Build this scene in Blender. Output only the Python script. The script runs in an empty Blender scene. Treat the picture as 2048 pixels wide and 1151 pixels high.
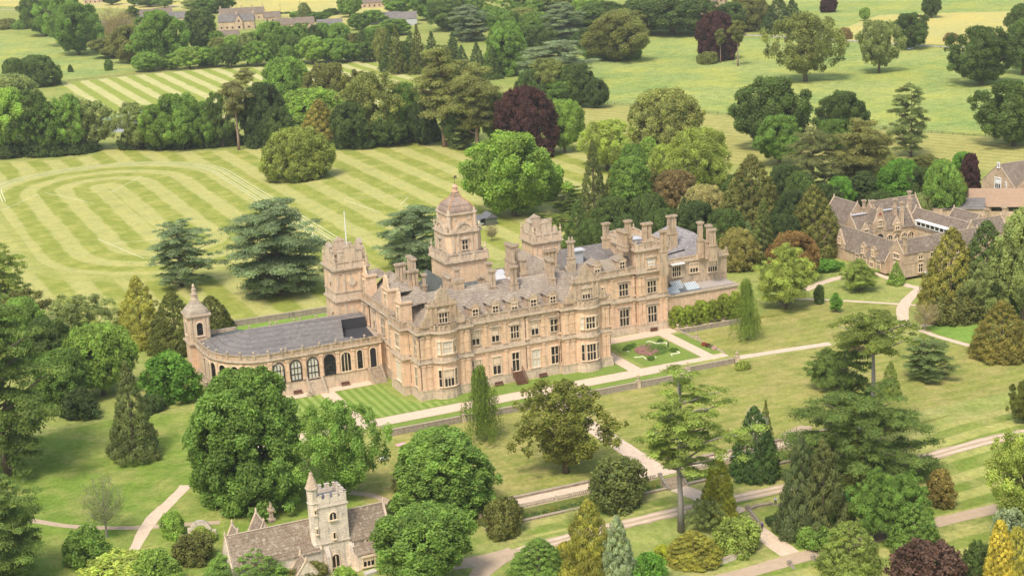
import bpy, math, random
import numpy as np
from math import radians, sin, cos, pi
SC = bpy.context.scene
COL = SC.collection
rng = np.random.default_rng(7)
random.seed(7)

# ---------------------------------------------------------------- camera, world, sun, exposure
FPX, TH, RO, YA = 3270., radians(15.09), radians(-2.797), radians(23.37)
CAM = np.array([-119.43, -330.82, 120.])
FW = np.array([sin(YA)*cos(TH), cos(YA)*cos(TH), -sin(TH)])
_R = np.array([cos(YA), -sin(YA), 0.]); _U = np.cross(_R, FW)
RT = _R*cos(RO)+_U*sin(RO); UP = -_R*sin(RO)+_U*cos(RO)
import mathutils
cd = bpy.data.cameras.new('camera'); cam = bpy.data.objects.new('camera', cd); COL.objects.link(cam)
M = mathutils.Matrix([[RT[i], UP[i], -FW[i], CAM[i]] for i in range(3)]+[[0, 0, 0, 1]])
cam.matrix_world = M
cd.sensor_width = 36; cd.lens = FPX/2048*36; cd.clip_start = 1; cd.clip_end = 9000
SC.camera = cam
W = bpy.data.worlds.new('World'); SC.world = W; W.use_nodes = True
nt = W.node_tree; bg = nt.nodes['Background']
sky = nt.nodes.new('ShaderNodeTexSky'); sky.sky_type = 'NISHITA'; sky.sun_disc = False
SUN_EL, SUN_AZ = radians(57), radians(-132)      # azimuth from +Y towards +X: the sun stands west of the house
sky.sun_elevation = SUN_EL; sky.sun_rotation = SUN_AZ
sky.air_density = 1.6; sky.dust_density = 4.0; sky.ozone_density = 1.0
nt.links.new(sky.outputs[0], bg.inputs[0]); bg.inputs[1].default_value = 0.135
sd = bpy.data.lights.new('sun', 'SUN'); sun = bpy.data.objects.new('sun', sd); COL.objects.link(sun)
sd.energy = 2.0; sd.angle = radians(13); sd.color = (1, .95, .87)
sv = mathutils.Vector((sin(SUN_AZ)*cos(SUN_EL), cos(SUN_AZ)*cos(SUN_EL), sin(SUN_EL)))
sun.rotation_euler = sv.to_track_quat('Z', 'Y').to_euler()
SC.view_settings.view_transform = 'Standard'; SC.view_settings.look = 'None'
SC.view_settings.gamma = 1; SC.view_settings.exposure = 0.68
SC.cycles.max_bounces = 5; SC.cycles.diffuse_bounces = 3; SC.cycles.transparent_max_bounces = 4
SC.cycles.volume_bounces = 0

# ---------------------------------------------------------------- the lie of the land
def smooth(a, b, v):
    t = min(1, max(0, (v-a)/(b-a))); return t*t*(3-2*t)
Y1, Y2 = -14.8, -66.0          # the two retaining walls
def ground(x, y):
    """height of the ground: terrace and park at 0, south lawn at -1.2, lower garden falling to the south"""
    edge = Y1 if x < 61.6 else -10.9
    if y > edge or (x < -13.8 and y > Y1):
        if x < -13.8: up = smooth(Y1, -11.6+max(0, -22-x)*.8, y)
        elif x < 75.5: up = 1
        else: up = max(smooth(6, 60, y), (1-smooth(96, 112, x)) if y > 16.6 else 0)
        z = -1.2+1.2*up
    else: z = -1.2
    if y < Y2: z -= 1.4*(1-smooth(75, 100, x))*smooth(-40, -13.6, x)
    z -= 0.03*max(0, -70-y)+1.3*(1-smooth(-89, -84, y))*smooth(0, 25, x)
    return z
def ray(px, py):
    return FW+RT*(px-1024)/FPX-UP*(py-575.5)/FPX
def at(px, py, z=None):
    """the point of the ground (or of the level z) seen at a pixel of the 2048 wide photograph"""
    d = ray(px, py)
    zz = 0. if z is None else z
    for _ in range(12):
        t = (zz-CAM[2])/d[2]; p = CAM+d*t
        if z is not None: break
        zz = ground(p[0], p[1])*.7+zz*.3
    if z is None: p[2] = ground(p[0], p[1])
    return p
def scale_at(p): return FPX/float((np.asarray(p)-CAM)@FW)
def height_to(p, py):
    a, b = -40., 160.
    for _ in range(40):
        m = (a+b)/2; v = np.array([p[0], p[1], m])-CAM
        if 575.5-FPX*(v@UP)/(v@FW) > py: a = m
        else: b = m
    return m-p[2]

# ---------------------------------------------------------------- helpers
def tag(o, label=None, cat=None, group=None, kind=None):
    if label: o['label'] = label
    if cat: o['category'] = cat
    if group: o['group'] = group
    if kind: o['kind'] = kind
    return o
def empty(name, loc, label, cat, group=None, rz=0):
    o = bpy.data.objects.new(name, None); COL.objects.link(o); o.empty_display_size = 1
    o.location = [float(v) for v in loc]; o.rotation_euler = (0, 0, rz)
    return tag(o, label, cat, group)
def wm(o):
    return o.matrix_basis.copy() if o.parent is None else wm(o.parent) @ o.matrix_parent_inverse @ o.matrix_basis
class MB:
    """collects simple solids and links them as one mesh"""
    def __init__(s): s.v = []; s.f = []; s.m = []; s.mi = 0
    def add(s, vs, fs):
        n = len(s.v); s.v += [tuple(float(c) for c in v) for v in vs]; s.f += [tuple(n+i for i in f) for f in fs]; s.m += [s.mi]*len(fs)
        return s
    def prism(s, poly, z0, z1, top=True, bot=False, zf=None):
        n = len(poly); vs = [(p[0], p[1], z0) for p in poly]+[(p[0], p[1], z1) for p in poly]
        fs = [(i, (i+1) % n, n+(i+1) % n, n+i) for i in range(n)]
        if top: fs.append(tuple(range(n, 2*n)))
        if bot: fs.append(tuple(range(n-1, -1, -1)))
        return s.add(vs, fs)
    def box(s, x0, x1, y0, y1, z0, z1):
        return s.prism([(x0, y0), (x1, y0), (x1, y1), (x0, y1)], z0, z1, True, True)
    def fbox(s, F, u0, u1, z0, z1, d0, d1):
        """box on a facade frame F=(ox,oy,ux,uy): u along the wall, d outwards"""
        ox, oy, ux, uy = F; nx, ny = uy, -ux
        P = [(ox+ux*u+nx*d, oy+uy*u+ny*d) for u, d in ((u0, d1), (u1, d1), (u1, d0), (u0, d0))]
        return s.prism(P, z0, z1, True, True)
    def fpoly(s, F, pts, d0, d1):
        """extruded outline (u,z) standing on a facade frame, anticlockwise seen from outside"""
        ox, oy, ux, uy = F; nx, ny = uy, -ux; n = len(pts)
        vs = [(ox+ux*u+nx*d1, oy+uy*u+ny*d1, z) for u, z in pts]+[(ox+ux*u+nx*d0, oy+uy*u+ny*d0, z) for u, z in pts]
        fs = [tuple(range(n)), tuple(range(2*n-1, n-1, -1))]+[(n+i, n+(i+1) % n, (i+1) % n, i) for i in range(n)]
        return s.add(vs, fs)
    def lathe(s, x, y, prof, n=10, rot=0, sx=1, sy=1):
        vs = []; fs = []
        for r, z in prof:
            for k in range(n):
                a = rot+2*pi*k/n; vs.append((x+r*cos(a)*sx, y+r*sin(a)*sy, z))
        m = len(prof)
        for j in range(m-1):
            for k in range(n):
                a = j*n+k; b = j*n+(k+1) % n; fs.append((a, b, b+n, a+n))
        fs.append(tuple(range(n-1, -1, -1))); fs.append(tuple(range((m-1)*n, m*n)))
        return s.add(vs, fs)
    def tube(s, pts, rad, n=6):
        pts = [np.array(p, float) for p in pts]; vs = []; fs = []
        for i, p in enumerate(pts):
            d = pts[min(i+1, len(pts)-1)]-pts[max(i-1, 0)]; d /= np.linalg.norm(d)+1e-9
            a = np.cross(d, (0, 0, 1) if abs(d[2]) < .9 else (1, 0, 0)); a /= np.linalg.norm(a); b = np.cross(d, a)
            r = rad[i] if hasattr(rad, '__len__') else rad
            for k in range(n):
                t = 2*pi*k/n; vs.append(p+(a*cos(t)+b*sin(t))*r)
        for j in range(len(pts)-1):
            for k in range(n):
                q = j*n+k; w = j*n+(k+1) % n; fs.append((q, w, w+n, q+n))
        fs.append(tuple(range(n-1, -1, -1))); fs.append(tuple(range((len(pts)-1)*n, len(pts)*n)))
        return s.add(vs, fs)
    def roof(s, x0, x1, y0, y1, z0, z1, axis='x', h0=0, h1=0, th=.25, off=0):
        """pitched roof: ridge along the axis, hipped by h0/h1 at its ends, off moves the ridge"""
        if axis == 'x':
            m = (y0+y1)/2+off; A = [(x0, y0), (x1, y0), (x1, y1), (x0, y1)]; r = [(x0+h0, m), (x1-h1, m)]
            f = [(0, 1, 5, 4), (2, 3, 4, 5), (3, 0, 4), (1, 2, 5)]
        else:
            m = (x0+x1)/2+off; A = [(x0, y0), (x1, y0), (x1, y1), (x0, y1)]; r = [(m, y0+h0), (m, y1-h1)]
            f = [(0, 1, 4), (1, 2, 5, 4), (2, 3, 5), (3, 0, 4, 5)]
        vs = [(p[0], p[1], z0) for p in A]+[(p[0], p[1], z1) for p in r]
        return s.add(vs, f+[(3, 2, 1, 0)])
    def build(s, name, mats, parent=None, smooth=False, local=False):
        me = bpy.data.meshes.new(name); me.from_pydata(s.v, [], s.f)
        for m_ in (mats if isinstance(mats, (list, tuple)) else [mats]): me.materials.append(m_)
        if any(s.m): me.polygons.foreach_set('material_index', s.m)
        if smooth: me.polygons.foreach_set('use_smooth', [True]*len(me.polygons))
        me.update()
        o = bpy.data.objects.new(name, me); COL.objects.link(o)
        if parent is not None:
            o.parent = parent
            if not local: o.matrix_parent_inverse = wm(parent).inverted()
        return o

# ---------------------------------------------------------------- materials
def newmat(name):
    m = bpy.data.materials.new(name); m.use_nodes = True; t = m.node_tree
    b = t.nodes['Principled BSDF']; b.inputs['Roughness'].default_value = .9; b.inputs['Specular IOR Level'].default_value = .2
    return m, t, b
def N(t, kind, **kw):
    n = t.nodes.new(kind)
    for k, v in kw.items():
        if k.startswith('i_'): n.inputs[k[2:].replace('_', ' ')].default_value = v
        else: setattr(n, k, v)
    return n
def noise(t, vec, sc, det=4, rough=.6):
    n = N(t, 'ShaderNodeTexNoise'); n.inputs['Scale'].default_value = sc; n.inputs['Detail'].default_value = det; n.inputs['Roughness'].default_value = rough
    if vec is not None: t.links.new(vec, n.inputs['Vector'])
    return n.outputs['Fac']
def ramp(t, fac, stops):
    r = N(t, 'ShaderNodeValToRGB'); e = r.color_ramp.elements
    while len(e) < len(stops): e.new(.5)
    for q, (p, c) in zip(e, stops):
        q.position = p; q.color = (*c, 1) if len(c) == 3 else c
    t.links.new(fac, r.inputs[0]); return r.outputs[0]
def mix(t, fac, a, b, mode='MIX'):
    n = N(t, 'ShaderNodeMix', data_type='RGBA', blend_type=mode)
    for k, v in ((0, fac), (6, a), (7, b)):
        if hasattr(v, 'is_output') or isinstance(v, bpy.types.NodeSocket): t.links.new(v, n.inputs[k])
        else: n.inputs[k].default_value = v if k == 0 else ((*v, 1) if len(v) == 3 else v)
    return n.outputs[2]
def mth(t, op, a, b=0., c=None):
    n = N(t, 'ShaderNodeMath', operation=op)
    for k, v in enumerate((a, b) if c is None else (a, b, c)):
        if isinstance(v, bpy.types.NodeSocket): t.links.new(v, n.inputs[k])
        else: n.inputs[k].default_value = v
    return n.outputs[0]
def bump(t, b, h, st, dist=.1):
    n = N(t, 'ShaderNodeBump'); n.inputs['Strength'].default_value = st; n.inputs['Distance'].default_value = dist
    t.links.new(h, n.inputs['Height']); t.links.new(n.outputs[0], b.inputs['Normal'])
def pos(t):
    return N(t, 'ShaderNodeNewGeometry').outputs['Position']
def scaled(t, vec, s):
    n = N(t, 'ShaderNodeMapping'); n.inputs['Scale'].default_value = s; t.links.new(vec, n.inputs['Vector']); return n.outputs[0]
def gval(c, k): return tuple(min(1, v*k) for v in c)

def stone_mat(name, base, grey=(.20, .17, .135), lich=.5, warm=(.50, .30, .17), course=.9, low=None):
    m, t, b = newmat(name); p = pos(t)
    n1 = noise(t, p, .35, 5); n2 = noise(t, p, 2.3, 5, .7); n3 = noise(t, scaled(t, p, (1.2, 1.2, .35)), 1.1, 4)
    c = mix(t, ramp(t, n1, [(.35, (0, 0, 0)), (.65, (1, 1, 1))]), base, gval(base, .86))
    c = mix(t, ramp(t, noise(t, p, .13, 3), [(.45, (0, 0, 0)), (.62, (.7, .7, .7))]), c, warm)
    c = mix(t, ramp(t, n2, [(.30, (.6, .6, .6)), (.46, (0, 0, 0))]), c, gval(base, .62))
    if low:      # the ground storey is built of a redder stone
        sz = N(t, 'ShaderNodeSeparateXYZ'); t.links.new(p, sz.inputs[0])
        c = mix(t, mth(t, 'MULTIPLY', mth(t, 'MULTIPLY', mth(t, 'LESS_THAN', sz.outputs[2], 8.3), mth(t, 'GREATER_THAN', sz.outputs[2], 1.9)), ramp(t, noise(t, p, .5, 4), [(.3, (.35, .35, .35)), (.65, (.95, .95, .95))])), c, low)
    # grey lichen on ledges and in runs down the wall
    nz = N(t, 'ShaderNodeSeparateXYZ'); t.links.new(N(t, 'ShaderNodeNewGeometry').outputs['Normal'], nz.inputs[0])
    c = mix(t, mth(t, 'MULTIPLY', ramp(t, n3, [(.5, (0, 0, 0)), (.68, (1, 1, 1))]), lich), c, grey)
    c = mix(t, .5, c, ramp(t, noise(t, scaled(t, p, (1.6, 1.6, .12)), .9, 4, .7), [(.35, (.78, .75, .71)), (.5, (1, 1, 1)), (.65, (1.12, 1.1, 1.08))]), 'MULTIPLY')
    c = mix(t, mth(t, 'MULTIPLY', ramp(t, nz.outputs[2], [(.3, (0, 0, 0)), (.8, (1, 1, 1))]), .85), c, grey)
    # ashlar courses
    br = N(t, 'ShaderNodeTexBrick'); br.inputs['Scale'].default_value = 1; br.inputs['Brick Width'].default_value = 1.1; br.inputs['Row Height'].default_value = .42
    br.inputs['Mortar Size'].default_value = .03; br.inputs['Color1'].default_value = (1, 1, 1, 1); br.inputs['Color2'].default_value = (.84, .84, .84, 1); br.inputs['Mortar'].default_value = (.62, .6, .58, 1)
    sp = N(t, 'ShaderNodeSeparateXYZ'); t.links.new(p, sp.inputs[0]); cb = N(t, 'ShaderNodeCombineXYZ')
    t.links.new(mth(t, 'ADD', sp.outputs[0], sp.outputs[1]), cb.inputs[0]); t.links.new(sp.outputs[2], cb.inputs[1]); t.links.new(cb.outputs[0], br.inputs['Vector'])
    c = mix(t, course, c, br.outputs[0], 'MULTIPLY')
    t.links.new(c, b.inputs['Base Color']); bump(t, b, n2, .5, .12); return m
def roof_mat(name, a, bcol, c3, sc=1.0, streak=(1, 1, 1), row=.45):
    m, t, b = newmat(name); p = pos(t)
    n1 = noise(t, p, .16*sc, 4, .7); n2 = noise(t, scaled(t, p, streak), 1.6, 5, .75); n3 = noise(t, p, 5, 3, .8)
    c = mix(t, ramp(t, n1, [(.40, (0, 0, 0)), (.60, (1, 1, 1))]), a, bcol)
    c = mix(t, ramp(t, n2, [(.50, (0, 0, 0)), (.66, (1, 1, 1))]), c, c3)
    c = mix(t, ramp(t, n3, [(.32, (.9, .9, .9)), (.5, (0, 0, 0))]), c, gval(a, .45))
    sp = N(t, 'ShaderNodeSeparateXYZ'); t.links.new(p, sp.inputs[0])
    w = mth(t, 'FRACT', mth(t, 'MULTIPLY', sp.outputs[2], 1/row))
    c = mix(t, .7, c, ramp(t, w, [(0, (.5, .5, .5)), (.25, (1, 1, 1))]), 'MULTIPLY')
    t.links.new(c, b.inputs['Base Color']); b.inputs['Roughness'].default_value = .95; b.inputs['Specular IOR Level'].default_value = .08; bump(t, b, n2, .5, .1); return m
def plain(name, col, rough=.8, var=.25, sc=2., metal=0.):
    m, t, b = newmat(name)
    c = mix(t, noise(t, pos(t), sc, 4, .7), gval(col, 1+var), gval(col, 1-var)); t.links.new(c, b.inputs['Base Color'])
    b.inputs['Roughness'].default_value = rough; b.inputs['Metallic'].default_value = metal; return m
def grass_mat(name, a, bcol, dry=None, stripe=None, sc=1., flowers=None, tuft=.35):
    """stripe: list of ('x'|'y', period, light, dark) or ('oval', ...)"""
    m, t, b = newmat(name); p = pos(t)
    sp = N(t, 'ShaderNodeSeparateXYZ'); t.links.new(p, sp.inputs[0]); X, Y = sp.outputs[0], sp.outputs[1]
    n0 = noise(t, p, .018*sc, 4, .6); n1 = noise(t, p, .12*sc, 5, .7); n2 = noise(t, p, 1.7, 6, .75)
    c = mix(t, ramp(t, n0, [(.38, (0, 0, 0)), (.62, (1, 1, 1))]), a, bcol)
    if stripe:
        kind, per, lt, dk, amt = stripe
        wob = mth(t, 'MULTIPLY', mth(t, 'SUBTRACT', noise(t, p, .07, 5, .65), .5), per*.28)
        if kind == 'y': v = X
        elif kind == 'x': v = Y
        elif kind == 'diag': v = mth(t, 'ADD', mth(t, 'MULTIPLY', X, .91), mth(t, 'MULTIPLY', Y, .41))
        else:
            dx = mth(t, 'SUBTRACT', X, -14.)
            cl = mth(t, 'MINIMUM', mth(t, 'MAXIMUM', Y, 196.), 305.); dy = mth(t, 'SUBTRACT', Y, cl)
            d = mth(t, 'SQRT', mth(t, 'ADD', mth(t, 'MULTIPLY', dx, dx), mth(t, 'MULTIPLY', mth(t, 'MULTIPLY', dy, dy), .93)))
            inside = mth(t, 'LESS_THAN', d, 42.5)
            ring = mth(t, 'MULTIPLY', d, 13.2/13.)
            v = mth(t, 'ADD', mth(t, 'MULTIPLY', ring, inside), mth(t, 'MULTIPLY', X, mth(t, 'SUBTRACT', 1., inside)))
        v = mth(t, 'ADD', v, wob)
        s = mth(t, 'SINE', mth(t, 'MULTIPLY', v, 2*pi/per))
        s = ramp(t, mth(t, 'ADD', mth(t, 'MULTIPLY', s, .5), .5), [(.36, (0, 0, 0)), (.64, (1, 1, 1))])
        if kind == 'oval':   # the worn turf of the running lanes
            lane = mth(t, 'MULTIPLY', mth(t, 'GREATER_THAN', d, 42.5), mth(t, 'LESS_THAN', d, 50.5))
            s = mth(t, 'ADD', mth(t, 'MULTIPLY', s, mth(t, 'SUBTRACT', 1., mth(t, 'MULTIPLY', lane, .75))), mth(t, 'MULTIPLY', lane, .45))
        s = mth(t, 'ADD', s, mth(t, 'MULTIPLY', mth(t, 'SUBTRACT', n1, .5), .5))
        fade = ramp(t, noise(t, p, .03, 4, .6), [(.3, (.78, .78, .78)), (.6, (1, 1, 1))])
        c = mix(t, mth(t, 'MULTIPLY', mth(t, 'MULTIPLY', mth(t, 'MAXIMUM', mth(t, 'MINIMUM', s, 1.), 0.), amt), fade), mix(t, .35, dk, c), lt)
    if dry: c = mix(t, ramp(t, n1, [(.45, (0, 0, 0)), (.72, (.8, .8, .8))]), c, dry)
    c = mix(t, min(1, tuft*1.6), c, ramp(t, noise(t, p, .95, 4, .85), [(.32, (.5, .53, .5)), (.5, (1, 1, 1)), (.70, (1.55, 1.5, 1.5))]), 'MULTIPLY')
    c = mix(t, tuft*1.5, c, ramp(t, noise(t, p, .21, 5, .75), [(.33, (.62, .70, .62)), (.5, (1, 1, 1)), (.68, (1.35, 1.26, 1.3))]), 'MULTIPLY')
    if flowers:
        fl = mth(t, 'MULTIPLY', ramp(t, noise(t, p, .03, 4), [(.45, (0, 0, 0)), (.62, (1, 1, 1))]), ramp(t, noise(t, p, .7, 5, .8), [(.42, (0, 0, 0)), (.6, (1, 1, 1))]))
        c = mix(t, mth(t, 'MULTIPLY', fl, flowers[1]), c, flowers[0])
    t.links.new(c, b.inputs['Base Color']); b.inputs['Roughness'].default_value = 1; b.inputs['Specular IOR Level'].default_value = 0
    bump(t, b, n2, .35, .25); return m

LIGHT, DARK = (.375, .36, .13), (.175, .205, .038)
MT = dict(
 stone=stone_mat('sandstone', (.83, .585, .375), grey=(.44, .355, .26), lich=.4, warm=(.84, .60, .41), low=(.81, .55, .37), course=.75),
 stoneg=stone_mat('weathered_sandstone', (.64, .49, .34), grey=(.27, .225, .17), lich=.85, warm=(.55, .38, .23)),
 trim=stone_mat('dressed_stone', (.70, .55, .40), grey=(.30, .25, .19), lich=.7, warm=(.62, .47, .32), course=.3),
 mull=plain('window_stone', (.70, .55, .385), .9, .15),
 slate=roof_mat('slate', (.235, .19, .15), (.335, .275, .21), (.40, .34, .27), streak=(.5, .5, .5)),
 slate2=roof_mat('blue_slate', (.16, .145, .135), (.20, .18, .165), (.27, .24, .215), streak=(.5, .5, .5)),
 moss=roof_mat('mossy_slate', (.10, .11, .10), (.13, .14, .125), (.17, .18, .15)),
 lead=plain('lead', (.13, .13, .14), .6, .3), pale=plain('pale_lead', (.46, .46, .47), .6, .2),
 tile=roof_mat('stone_tiles', (.165, .128, .098), (.215, .165, .125), (.34, .29, .235), sc=2.),
 tile3=roof_mat('church_tiles', (.21, .155, .108), (.27, .205, .145), (.44, .38, .30), sc=2.),
 tile2=roof_mat('tan_tiles', (.36, .245, .165), (.38, .26, .175), (.41, .29, .2), sc=2., row=.35),
 rubble=stone_mat('rubble_stone', (.80, .68, .54), grey=(.42, .37, .31), lich=.9, warm=(.74, .62, .48)),
 cots=stone_mat('cotswold_stone', (.68, .51, .36), grey=(.30, .24, .17), lich=.7, warm=(.48, .34, .21)),
 gravel=plain('gravel', (.57, .44, .32), .95, .38, 1.3), track=plain('earth_track', (.42, .315, .215), .95, .25, .8),
 road=plain('far_road', (.45, .42, .39), .9, .2),
 wood=plain('teak', (.14, .065, .04), .7, .3), white=plain('white_paint', (.78, .77, .74), .6, .08),
 dark=plain('dark_paint', (.03, .03, .035), .5, .2), iron=plain('iron', (.09, .07, .06), .6, .2),
 bark=plain('bark', (.15, .115, .085), .95, .4, 3.), barkp=plain('pine_bark', (.30, .20, .155), .95, .3, 3.), barkg=plain('grey_bark', (.26, .23, .20), .95, .3, 3.),
 court=plain('court_surface', (.23, .35, .27), .9, .12), court2=plain('court_grey', (.30, .31, .33), .9, .15),
 line=plain('white_line', (.74, .74, .52), .9, .3), cream=plain('blind', (.62, .58, .48), .9, .1),
 drywall=stone_mat('garden_wall_stone', (.40, .33, .26), grey=(.24, .21, .17), lich=.9, warm=(.4, .33, .25)),
)
def glass_mat():
    m, t, b = newmat('window_glass'); p = pos(t)
    c = mix(t, ramp(t, noise(t, p, .9, 2), [(.45, (0, 0, 0)), (.7, (1, 1, 1))]), (.012, .011, .012), (.06, .05, .045))
    t.links.new(c, b.inputs['Base Color']); b.inputs['Roughness'].default_value = .12; b.inputs['Specular IOR Level'].default_value = .35
    return m
MT['glass'] = glass_mat()
MT['grass'] = grass_mat('park_grass', (.21, .26, .06), (.27, .29, .08), dry=(.34, .31, .12))
MT['lawn'] = grass_mat('striped_lawn', (.33, .35, .075), (.30, .33, .065), dry=(.40, .37, .11), stripe=('oval', 13.2, LIGHT, DARK, 1.), tuft=.25)
MT['cricket'] = grass_mat('cricket_lawn', (.33, .36, .08), (.30, .35, .07), stripe=('y', 11., (.46, .43, .19), (.21, .25, .05), 1.), tuft=.2)
MT['meadow'] = grass_mat('meadow_grass', (.205, .275, .08), (.28, .32, .10), flowers=((.50, .44, .08), .7), sc=.9, tuft=.6)
MT['yellow'] = grass_mat('buttercup_field', (.40, .375, .135), (.45, .40, .14), flowers=((.58, .43, .10), .65), sc=.7)
MT['hay'] = grass_mat('mown_hay', (.34, .315, .11), (.30, .29, .09), stripe=('diag', 5.5, (.39, .35, .125), (.28, .275, .08), .6), tuft=.35)
MT['south'] = grass_mat('south_lawn', (.205, .23, .052), (.275, .27, .075), dry=(.37, .30, .12), stripe=('x', 3.6, (.29, .275, .085), (.20, .225, .05), .55))
MT['stripe_s'] = grass_mat('terrace_lawn', (.17, .27, .04), (.18, .27, .04), stripe=('y', 2.0, (.245, .31, .08), (.145, .205, .042), 1.), tuft=.2)
MT['stripe_x'] = grass_mat('terrace_border', (.17, .27, .04), (.18, .27, .04), stripe=('x', 1.1, (.205, .26, .065), (.145, .20, .042), .8), tuft=.2)
MT['lush'] = grass_mat('lush_grass', (.17, .27, .05), (.20, .29, .06))
MT['lower'] = grass_mat('lower_lawn', (.185, .24, .045), (.25, .27, .065), dry=(.34, .30, .12), stripe=('x', 6.5, (.33, .33, .10), (.15, .21, .038), 1.))
MT['west'] = grass_mat('west_lawn', (.14, .215, .035), (.19, .25, .045), dry=(.32, .295, .10))
def leaf_mat(name, trans=.42):
    m, t, b = newmat(name)
    oi = N(t, 'ShaderNodeObjectInfo'); at_ = N(t, 'ShaderNodeAttribute', attribute_name='v')
    c = mix(t, 1., oi.outputs['Color'], at_.outputs['Color'], 'MULTIPLY')
    t.links.new(c, b.inputs['Base Color']); b.inputs['Roughness'].default_value = .7; b.inputs['Specular IOR Level'].default_value = .25
    tr = N(t, 'ShaderNodeBsdfTranslucent'); t.links.new(mix(t, 1., c, (1.15, 1.25, .55), 'MULTIPLY'), tr.inputs[0])
    ms = N(t, 'ShaderNodeMixShader'); ms.inputs[0].default_value = trans
    t.links.new(b.outputs[0], ms.inputs[1]); t.links.new(tr.outputs[0], ms.inputs[2])
    t.links.new(ms.outputs[0], t.nodes['Material Output'].inputs[0]); return m
MT['leaf'] = leaf_mat('foliage')

# ---------------------------------------------------------------- ground
def structure(o): o['kind'] = 'structure'; return o
def axis(lo, hi, step, brk, far):
    v = list(np.arange(lo, hi+.1, step))
    v = [q for q in v if all(abs(q-b) > .8 for b in brk)]
    for b in brk: v += [b-.012, b+.012]
    return sorted(v+far)
XS = axis(-160, 260, 5, [-13.8, 61.6, 75.5], [-3000, -1500, -800, -500, -300, 350, 600, 1000, 2000, 3500])
YS = axis(-160, 70, 2.5, [Y1, Y2, -10.9, 16.6], [-900, -500, -300, -220, 120, 200, 400, 800, 1500, 4500])
g = MB(); nx = len(XS)
g.v = [(x, y, ground(x, y)) for y in YS for x in XS]
g.f = [(j*nx+i, j*nx+i+1, (j+1)*nx+i+1, (j+1)*nx+i) for j in range(len(YS)-1) for i in range(nx-1)]
g.m = [0]*len(g.f)
structure(g.build('ground', MT['grass']))

import bmesh
def inside(poly, x, y):
    c = False; n = len(poly)
    for i in range(n):
        (x0, y0), (x1, y1) = poly[i], poly[(i+1) % n]
        if (y0 > y) != (y1 > y) and x < (x1-x0)*(y-y0)/(y1-y0)+x0: c = not c
    return c
def sheet(name, poly, mat, off=.03, kind='structure', parent=None):
    """a sheet of ground laid over the terrain inside a world outline"""
    bm = bmesh.new(); bm.faces.new([bm.verts.new((p[0], p[1], 0)) for p in poly]); bm.normal_update()
    xs = [p[0] for p in poly]; ys = [p[1] for p in poly]
    for ax, vals, lo, hi in ((0, XS, min(xs), max(xs)), (1, YS, min(ys), max(ys))):
        if min(ys) > 70: break
        for v in vals:
            if lo < v < hi:
                no = (1, 0, 0) if ax == 0 else (0, 1, 0); co = (v, 0, 0) if ax == 0 else (0, v, 0)
                bmesh.ops.bisect_plane(bm, geom=bm.verts[:]+bm.edges[:]+bm.faces[:], plane_co=co, plane_no=no)
    for v in bm.verts: v.co.z = ground(v.co.x, v.co.y)+off
    bmesh.ops.recalc_face_normals(bm, faces=bm.faces)
    me = bpy.data.meshes.new(name); bm.to_mesh(me); bm.free()
    if len(me.polygons) and me.polygons[0].normal.z < 0: me.flip_normals()
    me.materials.append(mat); o = bpy.data.objects.new(name, me); COL.objects.link(o)
    if kind: o['kind'] = kind
    return o
def pxy(pts): return [tuple(at(*p)[:2]) for p in pts]
def ribbon(name, pts, w, mat, off=.07, kind='structure', jitter=.12, step=2., closed=False):
    """a path of width w (or a list of widths) along world points, rounded at its bends"""
    P = [np.array(p[:2], float) for p in pts]; ww = w if hasattr(w, '__len__') else [w]*len(P)
    if len(P) > 2:
        for _ in range(2):
            Q = [P[0]]; V = [ww[0]]
            for i in range(len(P)-1):
                a, b = P[i], P[i+1]; Q += [a*.75+b*.25, a*.25+b*.75]; V += [ww[i]*.75+ww[i+1]*.25, ww[i]*.25+ww[i+1]*.75]
            P = Q+[P[-1]]; ww = V+[ww[-1]]
    R = []; 
    for i in range(len(P)-1):
        L = np.linalg.norm(P[i+1]-P[i]); n = max(1, int(L/step))
        for k in range(n): R.append((P[i]+(P[i+1]-P[i])*k/n, ww[i]+(ww[i+1]-ww[i])*k/n))
    R.append((P[-1], ww[-1])); m = MB(); nn = 3
    for i, (p, wd) in enumerate(R):
        d = R[min(i+1, len(R)-1)][0]-R[max(i-1, 0)][0]; d = d/(np.linalg.norm(d)+1e-9); nr = np.array([-d[1], d[0]])
        j0, j1 = (rng.random(2)-.5)*2*jitter
        for k in range(nn):
            q = p+nr*(wd/2*(k-1)+(j0 if k == 0 else j1 if k == 2 else 0)); m.v.append((q[0], q[1], ground(q[0], q[1])+off))
    for i in range(len(R)-1):
        for k in range(nn-1):
            a = i*nn+k; m.f.append((a, a+nn, a+nn+1, a+1)); m.m.append(0)
    o = m.build(name, mat)
    if o.data.polygons[0].normal.z < 0: o.data.flip_normals()
    if kind: o['kind'] = kind
    return o

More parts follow.
